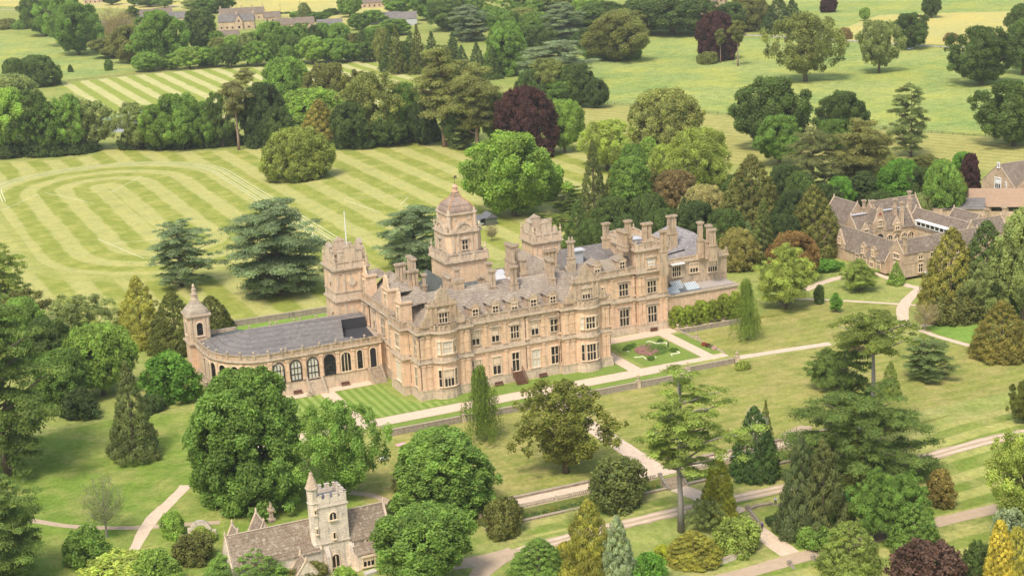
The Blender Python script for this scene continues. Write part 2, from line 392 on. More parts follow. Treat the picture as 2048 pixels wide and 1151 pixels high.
# the park north of the house
sheet('striped_lawn', pxy([(-60, 326), (120, 320), (195, 310), (215, 285), (240, 300), (400, 303), (620, 292), (700, 292), (760, 288), (900, 280), (1010, 290), (1200, 285), (1330, 330), (1330, 420), (1200, 470), (1000, 520), (720, 622)])+[(4, 84), (-23, 84.6), (-30, 85), (-60, 86), (-110, 90), (-180, 200)], MT['lawn'], .04)
sheet('cricket_field', pxy([(105, 168), (300, 148), (560, 126), (760, 116), (850, 140), (880, 190), (640, 230), (480, 240), (225, 221)]), MT['cricket'], .04)
sheet('rough_meadow', pxy([(-20, 66), (180, 78), (300, 120), (290, 135), (105, 165), (60, 190), (-60, 170)]), MT['meadow'], .03)
sheet('yellow_field', pxy([(-30, 12), (440, 22), (560, 34), (720, 50), (800, 20), (990, 6), (990, -14), (-30, -14)]), MT['yellow'], .03)
sheet('meadow', pxy([(1150, 60), (1270, 66), (1590, 78), (1640, 83), (2100, 104), (2140, 280), (1760, 258), (1600, 243), (1400, 225), (1215, 208), (1080, 190)]), MT['meadow'], .035)
sheet('buttercup_field', pxy([(1642, 80), (1700, 33), (1600, 20), (1600, -14), (2130, -14), (2110, 99), (1900, 90)]), MT['yellow'], .03)
sheet('upper_meadow', pxy([(1560, 60), (1642, 72), (1760, 30), (2120, 20), (2120, 2), (1560, -8)]), MT['meadow'], .05)
sheet('hay_field', pxy([(1120, 222), (1215, 209), (1400, 227), (1600, 245), (1760, 260), (2140, 284), (2140, 370), (2000, 342), (1800, 320), (1600, 330), (1400, 330), (1160, 260)]), MT['hay'], .045)
ribbon('field_track', pxy([(1480, 70), (1600, 75), (1700, 82), (1850, 92), (2100, 103)]), 3.2, MT['road'], .06)
ribbon('hedge_track', pxy([(0, 20), (130, 17), (240, 8), (330, 11), (500, 22)]), 3., MT['road'], .06)  # far track in plain road grey

# gardens round the house
sheet('south_lawn', [(-12, -15.2), (24.2, -15.2), (24.2, -60.4), (-30, -60.4), (-30, -30), (-14.5, -20)], MT['south'], .03)
sheet('south_lawn', [(28.5, -15.2), (60, -15.2), (70, -11.4), (110, -11.5), (150, -34), (190, -50), (150, -60.4), (28.5, -60.4)], MT['south'], .03)
sheet('east_lawn', [(77, 14), (77, -7), (103, -8.5), (128, -12), (134, 2), (137, 8), (119, 27), (96, 16)], MT['south'], .034)
sheet('lush_lawn', pxy([(1820, 622), (1960, 640), (1990, 700), (1880, 670), (1840, 645)]), MT['lush'], .05)
sheet('lush_lawn', pxy([(1850, 600), (1872, 582), (1960, 582), (1960, 625), (1905, 628)]), MT['lush'], .05)
sheet('lower_lawn', [(28, -69), (110, -69), (170, -75), (170, -150), (10, -150), (10, -100), (28, -90)], MT['lower'], .03)
sheet('lower_lawn', [(-14, -68.4), (24.5, -68.4), (24.5, -76), (-14, -76)], MT['lower'], .03)
sheet('west_lawn', [(-110, 20), (-60, 26), (-31, 12), (-31, -12), (-30, -60), (-60, -70), (-110, -50)], MT['west'], .03)
sheet('terrace_lawn', [(-15, -5.8), (2, -5.8), (7.3, -3.4), (-1, -1.4), (-4.4, 6), (-4.4, 16.6), (-15, 16.6)], MT['stripe_s'], .035)
sheet('terrace_lawn', [(-30, -5.8), (-19, -5.8), (-19, 16.6), (-30, 16.6)], MT['stripe_s'], .035)
sheet('terrace_border', [(2, -5.8), (53, -5.8), (53, 15.9), (49.2, 15.9), (49.2, 1), (0, -.8)], MT['stripe_x'], .03)
sheet('terrace_border', [(-13.4, -14.2), (23.6, -14.2), (23.6, -11.2), (-13.4, -11.2)], MT['stripe_x'], .035)
sheet('terrace_border', [(28.8, -14.2), (61.2, -14.2), (61.2, -11.2), (28.8, -11.2)], MT['stripe_x'], .035)
sheet('parterre_lawn', [(54.6, -5.6), (69, -5.8), (69, 14.2), (54.6, 14.2)], MT['stripe_x'], .04)
sheet('border_strip', [(72.6, -5.2), (75.2, -5.2), (75.2, 13.6), (72.6, 13.6)], MT['stripe_x'], .04)
sheet('north_border', [(-30, 47), (-6, 47), (12, 60), (12, 82.4), (-30, 83.6)], MT['lush'], .04)
sheet('bare_earth', pxy([(1560, 868), (1600, 850), (1625, 853), (1618, 870), (1585, 884)]), MT['track'], .06)

gr = MT['gravel']
ribbon('terrace_path', [(-45, -9), (0, -8.5), (40, -8.5), (75.4, -8.6)], 4.9, gr, .05, jitter=0.02)
ribbon('terrace_path', [(51.3, -6.2), (51.3, 20)], 3.3, gr, .055, jitter=.03)
ribbon('terrace_path', [(49.4, 17.2), (74.8, 17.2)], 4.6, gr, .06, jitter=.03)
ribbon('terrace_path', [(71, -6.2), (71, 15.2)], 3.2, gr, .065, jitter=.03)
ribbon('terrace_path', [(74.8, 17.9), (97, 17.9)], 2.4, gr, .055, jitter=.03)
ribbon('terrace_path', [(-27, 18.4), (-4.4, 18.6)], 3.2, gr, .06, jitter=.03)
ribbon('terrace_path', [(-17, 17.), (-17, -6.3)], 3.4, gr, .055, jitter=.03)
ribbon('terrace_path', [(26.3, -11.2), (26.3, -14.7)], 4.6, gr, .055, jitter=.02)
ribbon('garden_path', [(26.5, -16.2), (26.5, -64.9)], 4.2, gr, .06, jitter=.08)
ribbon('garden_path', [(-14, -63.1), (10, -63.1), (45, -62.9), (75, -62.5)], 4., gr, .07, jitter=.08)
ribbon('garden_path', [(27, -68.9), (28.5, -74), (31.5, -84.6)], 4.1, gr, .06)
ribbon('earth_track', [(-26, -94), (-22, -84), (-13, -79.6), (10, -78.6), (28, -78.6), (45, -79), (75, -79.5), (112, -82.5)], 3.6, MT['track'], .075, jitter=.25)
for o_ in (-.85, .85):
    ribbon('wheel_rut', [(-12, -79.6+o_), (10, -78.6+o_), (28, -78.6+o_), (45, -79+o_), (75, -79.5+o_), (112, -82.5+o_)], .75, MT['gravel'], .10, jitter=.18)
ribbon('earth_track', [(-31, -80), (-24, -80.5), (-13, -79.6)], 4., MT['track'], .08, jitter=.25)
ribbon('garden_path', [(31.5, -89.4), (31.5, -101.5)], 4., gr, .06)
ribbon('garden_path', [(5, -107), (20, -104), (40, -103.2), (65, -103), (95, -104.5)], 3.6, MT['track'], .07)
ribbon('garden_path', pxy([(1476, 715), (1560, 702), (1660, 687)]), 2.6, gr, .06)
ribbon('garden_path', pxy([(1600, 585), (1650, 562), (1700, 551)]), 2.6, gr, .06)
ribbon('garden_path', pxy([(1590, 597), (1700, 602), (1800, 608), (1850, 612), (1905, 634), (1950, 640)]), 1.5, gr, .06)
ribbon('garden_path', pxy([(1745, 543), (1790, 563), (1835, 577), (1872, 573)]), [1.8, 2, 3, 2.4], gr, .065)
ribbon('garden_path', pxy([(1840, 577), (1815, 598), (1803, 620), (1808, 650), (1835, 655)]), [2.4, 3, 3.2, 2.8, 2.4], gr, .07)
ribbon('garden_path', pxy([(1825, 655), (1880, 645), (1935, 638), (1975, 634)]), 2., gr, .062)
ribbon('garden_path', pxy([(1840, 660), (1880, 675), (1968, 699)]), 1.8, gr, .058)
ribbon('west_path', pxy([(372, 970), (345, 1000), (300, 1040), (272, 1090), (250, 1150)]), [2.4, 2.6, 3.0, 1.9, 1.9], gr, .06)
ribbon('west_path', pxy([(60, 1040), (130, 1052), (220, 1056), (290, 1054), (440, 1044)]), 1.7, MT['track'], .058)
ribbon('church_path', pxy([(700, 985), (745, 989), (775, 1002), (800, 1030)]), 1.8, MT['track'], .06)
ribbon('church_path', pxy([(600, 1170), (700, 1143), (760, 1115), (800, 1095)]), 2.2, gr, .06)
sheet('tennis_court', pxy([(215, 243), (290, 222), (345, 216), (345, 262), (222, 264)]), MT['court2'], .06)
sheet('tennis_court', pxy([(208, 238), (285, 217), (345, 210), (345, 216), (290, 222), (215, 243)]), MT['court'], .055)
sheet('tennis_court', pxy([(60, 240), (208, 236), (215, 270), (60, 285)]), MT['court'], .06)
for a, b in (((222, 246), (292, 226)), ((230, 232), (262, 262)), ((252, 226), (300, 258)), ((222, 262), (330, 254)), ((80, 262), (200, 252))):
    ribbon('court_marking', pxy([a, b]), .55, MT['line'], .10, jitter=0)

# running track and pitch lines painted on the striped lawn
def loop(r, t0, t1, w=.22, x0=-14., ya=196., yb=305.):
    pts = []
    for k in np.linspace(t0, t1, 40):
        a = radians(k); c = cos(a); s = sin(a)
        pts.append((x0+r*c, (yb if s > 0 else ya)+r*s*1.035))
    return pts
for k, r in enumerate((43., 44.2, 46.2, 47.4, 49.)):
    m_ = ribbon('track_marking', [(-14+r, 140+k*4), (-14+r, 196)]+loop(r, 0, 150, x0=-14)+[(-14-r*.9, 300)], .19, MT['line'], .07, jitter=0, step=6)
for k in range(2):
    ribbon('track_marking', loop(43+k*4.2, -62, 0)+[(29+k*4.2, 230)], .13, MT['line'], .075, jitter=0, step=6)
for pts in (((8, 419), (77, 388)), ((90, 385), (190, 407)), ((222, 384), (285, 352)), ((196, 478), (288, 517)), ((288, 517), (360, 500)), ((817, 394), (800, 410)), ((688, 400), (760, 424)), ((690, 396), (815, 392)), ((220, 487), (320, 478))):
    ribbon('pitch_marking', pxy(pts), .17, MT['line'], .065, jitter=0, step=20)

# ---------------------------------------------------------------- buildings: shared pieces
def offset(poly, d):
    n = len(poly); out = []
    for i in range(n):
        p0, p1, p2 = (np.array(poly[(i+k) % n], float) for k in (-1, 0, 1))
        a = p1-p0; b = p2-p1; a /= np.linalg.norm(a)+1e-9; b /= np.linalg.norm(b)+1e-9
        na = np.array([a[1], -a[0]]); nb = np.array([b[1], -b[0]]); k = 1+na@nb
        out.append(tuple(p1+(na+nb)/max(k, .35)*d))
    return out
def band(m, poly, z0, z1, d): m.prism(offset(poly, d), z0, z1, True, True)
def parapet(m, poly, z0, z1, th=.35, pier=2.4, closed=True, rail=True):
    n = len(poly)
    for i in range(n if closed else n-1):
        a = np.array(poly[i], float); b = np.array(poly[(i+1) % n], float); L = np.linalg.norm(b-a)
        if L < .3: continue
        u = (b-a)/L; F = (a[0], a[1], u[0], u[1])
        m.fbox(F, 0, L, z0, z0+.25, -th, .02)
        m.fbox(F, 0, L, z1-.22, z1, -th-.05, .06)
        m.fbox(F, 0, L, z0+.25, z1-.22, -th+.12, -.1)
        k = max(1, int(L/pier))
        for j in range(k+1):
            c = L*j/k; m.fbox(F, c-.28, c+.28, z0+.003, z1+.08, -th-.1, .12)
def window(par, F, u, z0, z1, w, cols=3, rows=(.5,), hood=None, frame='mull', glass='glass', sur=.24, arch=False, d=0., name='window', blind=False):
    """a stone mullioned window standing on a facade frame, with its pane as a sub-part"""
    m = MB(); a, b = u-w/2, u+w/2; D = d
    if not arch:
        m.fbox(F, a-sur, a, z0, z1, D, D+.22); m.fbox(F, b, b+sur, z0, z1, D, D+.22)
        m.fbox(F, a-sur-.08, b+sur+.08, z1, z1+.28, D, D+.28)
        zt = z1
    else:
        r = w/2; zs = z1-r; K = 9
        m.fbox(F, a-sur, a, z0, zs, D, D+.22); m.fbox(F, b, b+sur, z0, zs, D, D+.22)
        for k in range(K):
            t0, t1 = pi*k/K, pi*(k+1)/K
            m.fpoly(F, [(u+r*cos(t0), zs+r*sin(t0)), (u+(r+sur)*cos(t0), zs+(r+sur)*sin(t0)), (u+(r+sur)*cos(t1), zs+(r+sur)*sin(t1)), (u+r*cos(t1), zs+r*sin(t1))], D, D+.22)
        zt = zs
    m.fbox(F, a-sur-.1, b+sur+.1, z0-.22, z0, D, D+.36)
    if hood == 'flat': m.fbox(F, a-sur-.35, b+sur+.35, z1+.62, z1+.9, D, D+.5); m.fbox(F, a-sur-.1, b+sur+.1, z1+.28, z1+.62, D, D+.16)
    if hood == 'ped':
        m.fpoly(F, [(a-.5, z1+.30), (b+.5, z1+.30), (b+.5, z1+.5), (u, z1+1.15), (a-.5, z1+.5)], D, D+.45)
    if hood == 'round':
        m.fpoly(F, [(a-.5, z1+.3), (b+.5, z1+.3)]+[(u+(w/2+.5)*cos(t), z1+.3+.9*sin(t)) for t in np.linspace(0.2, pi-.2, 8)], D, D+.45)
    o = m.build(name, MT['trim'] if hood else MT[frame], par)
    p = MB()
    if arch:
        p.fpoly(F, [(a, z0), (b, z0)]+[(u+w/2*cos(t), zs+w/2*sin(t)) for t in np.linspace(0, pi, 10)], D-.05, D+.03)
    else: p.fbox(F, a, b, z0, z1, D-.05, D+.03)
    p.build('pane', MT[glass], o)
    q = MB(); mw = .075 if w > 1 else .05
    for k in range(1, cols): c = a+w*k/cols; q.fbox(F, c-mw, c+mw, z0, z1 if not arch else z1-.3, D+.03, D+.15)
    for r_ in rows: c = z0+(z1-z0)*r_; q.fbox(F, a, b, c-mw, c+mw, D+.03, D+.153)
    if blind or (not arch and glass == 'glass' and rng.random() < .22): q.fbox(F, a+.1, b-.1, z0+(z1-z0)*.55, z1-.05, D+.031, D+.06)
    if q.v: q.build('mullion', MT[frame], o)
    return o
def scroll_gable(m, F, u0, u1, z0, z1, z2, d0, d1):
    """shaped Jacobean gable: straight shoulders, concave sides, round head"""
    c = (u0+u1)/2; h = (u1-u0)/2; r = h*.42
    pts = [(u0, z0), (u1, z0), (u1, z1)]
    for t in np.linspace(0, 1, 5): pts.append((c+r+(h-r)*(1-t)**2*.95, z1+(z2-r*.75-z1)*t**1.1+.001))
    for t in np.linspace(.05, pi-.05, 8): pts.append((c+r*cos(t), z2-r*.75+r*.8*sin(t)))
    for t in np.linspace(1, 0, 5): pts.append((c-r-(h-r)*(1-t)**2*.95, z1+(z2-r*.75-z1)*t**1.1+.001))
    pts.append((u0, z1)); q = [pts[0]]
    for p in pts[1:]:
        if abs(p[0]-q[-1][0])+abs(p[1]-q[-1][1]) > .03: q.append(p)
    m.fpoly(F, q, d0, d1)
def finial(m, x, y, z, h=1.6, r=.28, n=8):
    m.lathe(x, y, [(r, z), (r, z+h*.15), (r*.45, z+h*.2), (r*.95, z+h*.38), (r*.9, z+h*.5), (r*.35, z+h*.62), (r*.45, z+h*.7), (r*.08, z+h)], n)
def urn(m, x, y, z, s=1.):
    m.lathe(x, y, [(.3*s, z), (.3*s, z+.12*s), (.12*s, z+.2*s), (.14*s, z+.35*s), (.36*s, z+.55*s), (.42*s, z+.8*s), (.3*s, z+.9*s), (.2*s, z+1.0*s), (.05*s, z+1.1*s)], 10)
def chimney(par, x, y, zt, n=3, ax='x', h=4.2, zb=16., w=.84, mat='stoneg', pots=False):
    """a stack of n flues side by side on a plinth that reaches down to the roof"""
    m = MB(); L = n*w; ex, ey = (L/2, w/2) if ax == 'x' else (w/2, L/2)
    m.box(x-ex-.12, x+ex+.12, y-ey-.12, y+ey+.12, zb, zt-h); m.box(x-ex-.25, x+ex+.25, y-ey-.25, y+ey+.25, zt-h, zt-h+.3)
    for k in range(n):
        o = (k-(n-1)/2)*w; cx, cy = (x+o, y) if ax == 'x' else (x, y+o)
        m.box(cx-w*.41, cx+w*.41, cy-w*.44, cy+w*.44, zt-h+.3, zt-.45)
        m.box(cx-w*.2, cx+w*.2, cy-w*.2, cy+w*.2, zt-.02, zt+.12)
    m.box(x-ex-.02, x+ex+.02, y-ey-.02, y+ey+.02, zt-.7, zt-.45); m.box(x-ex-.2, x+ex+.2, y-ey-.2, y+ey+.2, zt-.45, zt)
    if pots:
        for k in range(n): o = (k-(n-1)/2)*w; m.lathe(x+(o if ax == 'x' else 0), y+(0 if ax == 'x' else o), [(.22, zt+.1), (.25, zt+.4), (.17, zt+1.0), (.2, zt+1.05)], 8)
    return m.build('chimney', MT[mat], par)
def pilaster(par, F, u, w, z0, z1, d=.22):
    m = MB()
    m.fbox(F, u-w/2, u+w/2, z0, z1, 0, d); m.fbox(F, u-w/2-.12, u+w/2+.12, z1-.45, z1-.05, 0, d+.12)
    m.fbox(F, u-w/2-.12, u+w/2+.12, z0+.01, z0+.5, 0, d+.14)
    m.fbox(F, u-w/2-.06, u+w/2+.06, (z0+z1)/2-.15, (z0+z1)/2+.15, 0, d+.08)
    m.build('pilaster', MT['stone'], par)

# ---------------------------------------------------------------- the country house
HS = empty('country_house', (30, 15, 0), 'huge honey stone country house with domed tower, gables and rows of mullioned windows', 'mansion')
S0, W0 = (0, 0, 1, 0), (0, 0, 0, -1)
bayL = [(3.4, 0), (3.9, -.9), (4.7, -1.5), (5.6, -1.75), (6.9, -1.75), (7.8, -1.5), (8.6, -.9), (9.2, 0)]
bayR = [(x+36.0, y) for x, y in bayL]
fp = [(0, 0)]+bayL+[(12.6, 0), (12.6, 1.3), (35.9, 1.3), (35.9, 0)]+bayR+[(48.3, 0), (48.3, 38), (-.4, 38), (-.4, 13), (-1.9, 13), (-1.9, 5.6), (0, 5.6)]
fpR = [(48.31, 20.5), (66.2, 20.5), (66.2, 19.6), (74.8, 19.6), (74.8, 44), (48.31, 44)]
def shell(poly, base=True):
    w_ = MB(); w_.prism(poly, 0, 15.9)
    t = MB()
    t.prism(offset(poly, .42), -.3, .9, True); t.prism(offset(poly, .28), .9, 2.0, True); band(t, poly, 2.0, 2.2, .36)
    band(t, poly, 8.25, 8.5, .25); band(t, poly, 8.5, 8.95, .5); band(t, poly, 8.95, 9.6, .16)
    band(t, poly, 14.9, 15.2, .14); band(t, poly, 15.2, 15.5, .35); band(t, poly, 15.5, 15.95, .7)
    w_.build('wall', MT['stone'], HS); t.build('cornice', MT['trim'], HS)
shell(fp); shell(fpR)
# balustraded parapet
m = MB(); parapet(m, offset(fp, .12)[:len(fp)], 15.95, 17.3); parapet(m, offset(fpR, .12)[:2], 15.95, 17.2, closed=False); m.build('parapet', MT['stoneg'], HS)
# pilasters
m = MB()
for F, us in ((S0, (.75, 2.3, 10.3, 11.8, 36.8, 38.3, 46.4, 47.6)), ((0, 1.3, 1, 0), (13.1, 16.9, 21.7, 27.3, 31.3, 35.4))):
    for u in us:
        w_ = .9 if F is S0 else .7
        pilaster(HS, F, u, w_, 2.2, 8.25); pilaster(HS, F, u, w_, 9.6, 14.9)
for F, us in (((-.4, 0, 0, -1), (-36.8, -33.4, -29.6, -25.6, -20.6, -15)), ((-1.9, 0, 0, -1), (-12.4, -6.2)), (W0, (-5.1, -.6)), ((0, 20.5, 1, 0), (49.2, 52.2, 54, 59.4, 65.6)), ((0, 19.6, 1, 0), (66.8, 67.9, 72.7, 74.2))):
    for u in us: pilaster(HS, F, u, .8, 2.2, 8.25); pilaster(HS, F, u, .8, 9.6, 14.9)

C0 = (0, 1.3, 1, 0)
for i, u in enumerate((14.4, 19.3, 24.2, 29.3, 34.2)):
    window(HS, C0, u, 10.5, 13.4, 1.75 if i != 2 else 2.0, 2 if i != 2 else 3, hood='flat' if i != 2 else 'round')
    if i != 2: window(HS, C0, u, 2.6, 6.8, 1.9, 2, glass='cream' if i == 3 else 'glass')
dr = window(HS, C0, 24.1, 2.5, 7.0, 1.7, 2, (.62,), name='door')
for c, x0 in ((6.25, 0), (42.25, 36)):
    F = (0, -1.75, 1, 0)
    window(HS, F, c, 2.9, 6.8, 1.25+1.0, 3, blind=(x0 == 0)); window(HS, F, c, 10.6, 13.4, 2.2, 3, glass='cream' if x0 == 0 else 'glass')
    for a, b in (((4.05, -1.05), (4.7, -1.5)), ((7.8, -1.5), (8.45, -1.05))):
        a = np.array(a)+(x0, 0); b = np.array(b)+(x0, 0); L = np.linalg.norm(b-a); u = (b-a)/L; F2 = (a[0]-u[0]*.1, a[1]-u[1]*.1, u[0], u[1])
        window(HS, F2, L/2+.1, 2.9, 6.8, .62, 1, sur=.1); window(HS, F2, L/2+.1, 10.6, 13.4, .62, 1, sur=.1, glass='cream' if u[1] < 0 else 'glass')
Fw = (-.4, 0, 0, -1)
for u, w_ in ((-35.2, 1.3), (-28.2, 1.5), (-20.6-1.6, 2.4), (-17.2, 1.5)):
    window(HS, Fw, u, 10.1, 13.9, w_, 3 if w_ > 2 else 2, hood='flat')
window(HS, Fw, -21.5, 2.6, 7.1, 3.6, 3, glass='cream'); window(HS, Fw, -16.2, 2.6, 7.1, 1.6, 2, glass='cream')
Fb = (-1.9, 0, 0, -1)
window(HS, Fb, -8.4, 10.9, 14.0, 2.4, 3); window(HS, Fb, -8.6, 2.8, 7.4, 2.7, 3, glass='cream')
window(HS, W0, -1.9, 10.7, 14.2, 1.5, 2, hood='flat'); window(HS, W0, -2.2, 2.8, 7.4, 1.6, 2)
Rw, Rt = (0, 20.5, 1, 0), (0, 19.6, 1, 0)
window(HS, Rw, 62.7, 10.2, 13.2, 2.4, 3, hood='flat'); window(HS, Rw, 62.7, 2.4, 6.5, 2.5, 3, hood='flat')
window(HS, Rw, 56.2, 2.4, 6.5, 2.2, 3); window(HS, Rw, 56.2, 10.4, 13.1, 1.6, 2)
window(HS, Rt, 70.2, 10.1, 13.1, 2.4, 3, hood='flat'); window(HS, Rt, 70.2, 2.4, 6.5, 2.4, 3, hood='flat')

# the pavilion gables over the corner bays
for c in (6.1, 42):
    m = MB(); F = (0, -.5, 1, 0)
    m.fbox(F, c-3.3, c+3.3, 16.0, 21.6, -1.6, 0)
    m.fbox(F, c-3.6, c+3.6, 21.5, 22.0, -1.7, .35)
    scroll_gable(m, F, c-3.1, c+3.1, 22.0, 22.3, 25.4, -.55, .02)
    for u in (c-2.9, c-1.7, c+1.7, c+2.9): m.fbox(F, u-.28, u+.28, 17.2, 21.5, 0, .2)
    finial(m, c, -.3, 25.0, 1.3); finial(m, c-3.2, -.3, 22., 1.4); finial(m, c+3.2, -.3, 22., 1.4)
    for s in (-1, 1):      # the scrolled buttresses beside the gable
        m.fpoly(F, [(c+s*3.3, 16.9), (c+s*5.3, 16.9), (c+s*5.2, 18.4), (c+s*4.2, 19.2), (c+s*3.7, 20.4), (c+s*3.3, 21.3)][::s], -1., -.1)
    g_ = m.build('gable', MT['stoneg'], HS)
    window(g_, F, c, 17.6, 19.8, 1.9, 3, hood='ped')
# tall dormers on the west side
for y in (36.2, 21., 8.5):
    m = MB(); F = (.2 if y != 8.5 else -1.2, 0, 0, -1); u = -y; w_ = 1.7 if y != 21 else 2.2
    m.fbox(F, u-w_, u+w_, 15.96, 21.2, -2.6, 0); m.fbox(F, u-w_-.3, u+w_+.3, 21.2, 21.6, -2.7, .3)
    scroll_gable(m, F, u-w_, u+w_, 21.6, 21.8, 24. if w_ < 2 else 24.8, -.5, .01)
    finial(m, F[0]+.2, y, 23.6, 1.5); m.fbox(F, u-w_-.05, u-w_+.5, 16.4, 21.2, 0, .18); m.fbox(F, u+w_-.5, u+w_+.05, 16.4, 21.2, 0, .18)
    g_ = m.build('gable', MT['stone'], HS); window(g_, F, u, 16.9, 20.2, 1.3, 2, glass='glass')
    r = MB(); r.roof(F[0]+.4, 6.5, y-w_, y+w_, 20.6, 22.6, 'x', 0, 2.5); r.build('roof', MT['slate'], g_)
# little dormers along the front
def small_dormer(x, y, mat='slate', w_=1.25):
    m = MB(); F = (0, y, 1, 0)
    m.fbox(F, x-w_, x+w_, 16.0, 18.9, -2.6, 0)
    m.fpoly(F, [(x-w_-.25, 18.9), (x+w_+.25, 18.9), (x, 20.1)], -.35, .25)
    o = m.build('dormer', MT['stoneg'], HS)
    r = MB(); r.roof(x-w_-.3, x+w_+.3, y+.3, y+4.2, 18.93, 20.25, 'y', 0, 1.2); r.build('roof', MT[mat], o)
    window(o, F, x, 16.9, 18.6, 1.3, 2, sur=.16)
for x in (15.0, 20.0, 24.8, 29.6, 34.6): small_dormer(x, 2.1)
for x in (56.0, 63.): small_dormer(x, 21.4, 'slate')

# roofs
def rf(name_mat, *a, **k):
    m = MB(); m.roof(*a, **k); m.build('roof', MT[name_mat], HS)
rf('slate', 1.5, 46.8, 2.3, 21.5, 15.96, 21.6, 'x', 4.5, 4.5)
rf('slate', 2.4, 10.2, .4, 13., 15.97, 21.9, 'y', 0, 4)
rf('slate', 38., 46., .4, 13., 15.97, 21.7, 'y', 0, 4)
rf('slate', 1.0, 13.4, 11, 37.4, 15.98, 21.4, 'y', 4, 0)
rf('slate', -1.2, 6, 6.4, 12.4, 15.99, 19.6, 'x', 2, 0)
rf('moss', 14.2, 19.4, 19, 37.5, 15.97, 20.2, 'y', 0, 0)
rf('moss', 19.5, 31.6, 21.6, 29.4, 15.99, 18.6, 'x', 0, 0)
rf('slate', 36.5, 47.6, 13.5, 37.6, 15.97, 21.9, 'y', 3, 0)
rf('slate', 31., 37, 23, 36, 15.97, 18.2, 'x', 0, 0)
rf('slate', 48.4, 66.1, 21.3, 27.4, 15.97, 19.2, 'x', 0, 0)
rf('slate2', 50., 66.1, 28, 43.4, 15.97, 20.4, 'x', 3, 0)
rf('slate2', 44, 51, 25, 36, 15.96, 19.5, 'y', 2, 2)
m = MB(); m.box(.4, 47.6, 20, 37.6, 15.9, 15.94); m.box(48.6, 74, 27, 43.6, 15.9, 15.94); m.build('leads', MT['lead'], HS)
m = MB()
for x, y, w_ in ((33.5, 21.8, 1.2), (31.2, 25.5, 1.6), (33, 30, 1.5)):
    m.box(x-w_, x+w_, y-.9, y+.9, 16, 18.3); m.add([(x-w_-.1, y-1, 18.3), (x+w_+.1, y-1, 18.3), (x+w_+.1, y+1, 19), (x-w_-.1, y+1, 19)], [(0, 1, 2, 3)])
m.build('rooflight', MT['pale'], HS)
m = MB(); m.box(53.5, 56, 29, 31, 17.5, 21); m.box(53.2, 56.6, 28.6, 31.4, 21, 21.3); m.build('roof_vent', MT['pale'], HS)
m = MB(); m.box(38.6, 46.6, 29.0, 36.3, 15.9, 19.4); m.build('wall', MT['stone'], HS)

# flag tower
m = MB(); ft = [(-6.8, 37.2), (1.6, 37.2), (1.6, 45.6), (-6.8, 45.6)]
m.prism(ft, 0, 23.2); tw = m.build('flag_tower', MT['stone'], HS)
m = MB()
for z, d in ((15.0, .2), (15.4, .55)): band(m, ft, z, z+.4, d)
band(m, ft, 15.8, 17.6, .12); band(m, ft, 17.6, 17.85, .3); band(m, ft, 22.2, 22.5, .2); band(m, ft, 22.9, 23.3, .45); band(m, ft, 23.3, 23.65, .7)
parapet(m, ft, 23.65, 25.2, pier=3)
for k, F in enumerate(((-6.8, 37.2, 1, 0), (-6.8, 45.6, 0, -1), (1.6, 37.2, 0, 1), (1.6, 45.6, -1, 0))):
    m.fbox(F, 1.1, 7.3, 25.2, 27.6, -.55, -.15); m.fbox(F, 1.0, 7.4, 27.6, 27.9, -.65, .0)
    m.fbox(F, 2.9, 5.5, 25.2, 28.6, -.7, .05); m.fpoly(F, [(2.6, 28.6), (5.8, 28.6), (4.2, 29.6)], -.8, .15)
    for u in (.5, 2.2, 6.2, 7.9): m.fbox(F, u-.32, u+.32, 17.86, 22.2, 0, .2); m.fbox(F, u-.32, u+.32, 9.7, 15.0, 0, .2)
    for zc in (20., 12.4):
        m.fpoly(F, [(4.2, zc-1.6), (5.4, zc), (4.2, zc+1.6), (3.0, zc)], 0, .16)
        m.fpoly(F, [(4.2+.9*cos(t), zc+.9*sin(t)) for t in np.linspace(0, 2*pi, 13)[:-1]], .1, .3)
for x, y in ft: finial(m, x*.97-.1, y, 25.2, 2.3, .3)
m.build('tower_trim', MT['trim'], tw)
m = MB(); m.lathe(-2.0, 41.2, [(.16, 23.2), (.15, 30), (.09, 36.2), (.14, 36.25), (.14, 36.5), (.02, 36.6)], 8); m.build('flagpole', MT['white'], tw)

# clock tower with its dome
cx, cy = 24.8, 35.2
sq = lambda r, c=0.: [(cx-r, cy-r+c), (cx-r+c, cy-r), (cx+r-c, cy-r), (cx+r, cy-r+c), (cx+r, cy+r-c), (cx+r-c, cy+r), (cx-r+c, cy+r), (cx-r, cy+r-c)] if c else [(cx-r, cy-r), (cx+r, cy-r), (cx+r, cy+r), (cx-r, cy+r)]
m = MB(); m.prism(sq(5.3), 0, 22.6); m.prism(sq(4.55, 1.1), 22.6, 30.3); m.prism(sq(3.5, .9), 30.3, 34.4); ct = m.build('domed_tower', MT['stone'], HS)
m = MB()
band(m, sq(5.3), 22.4, 22.7, .25); band(m, sq(5.3), 22.7, 23.1, .6); parapet(m, sq(5.45), 23.1, 24.8, pier=3.4)
band(m, sq(4.55, 1.1), 24.6, 25.1, .15); band(m, sq(4.55, 1.1), 29.2, 29.5, .15); band(m, sq(4.55, 1.1), 29.7, 30.1, .55); m.prism(sq(4.6, 1.1), 30.1, 30.75)
band(m, sq(3.5, .9), 33.8, 34.1, .2); band(m, sq(3.5, .9), 34.1, 34.5, .5)
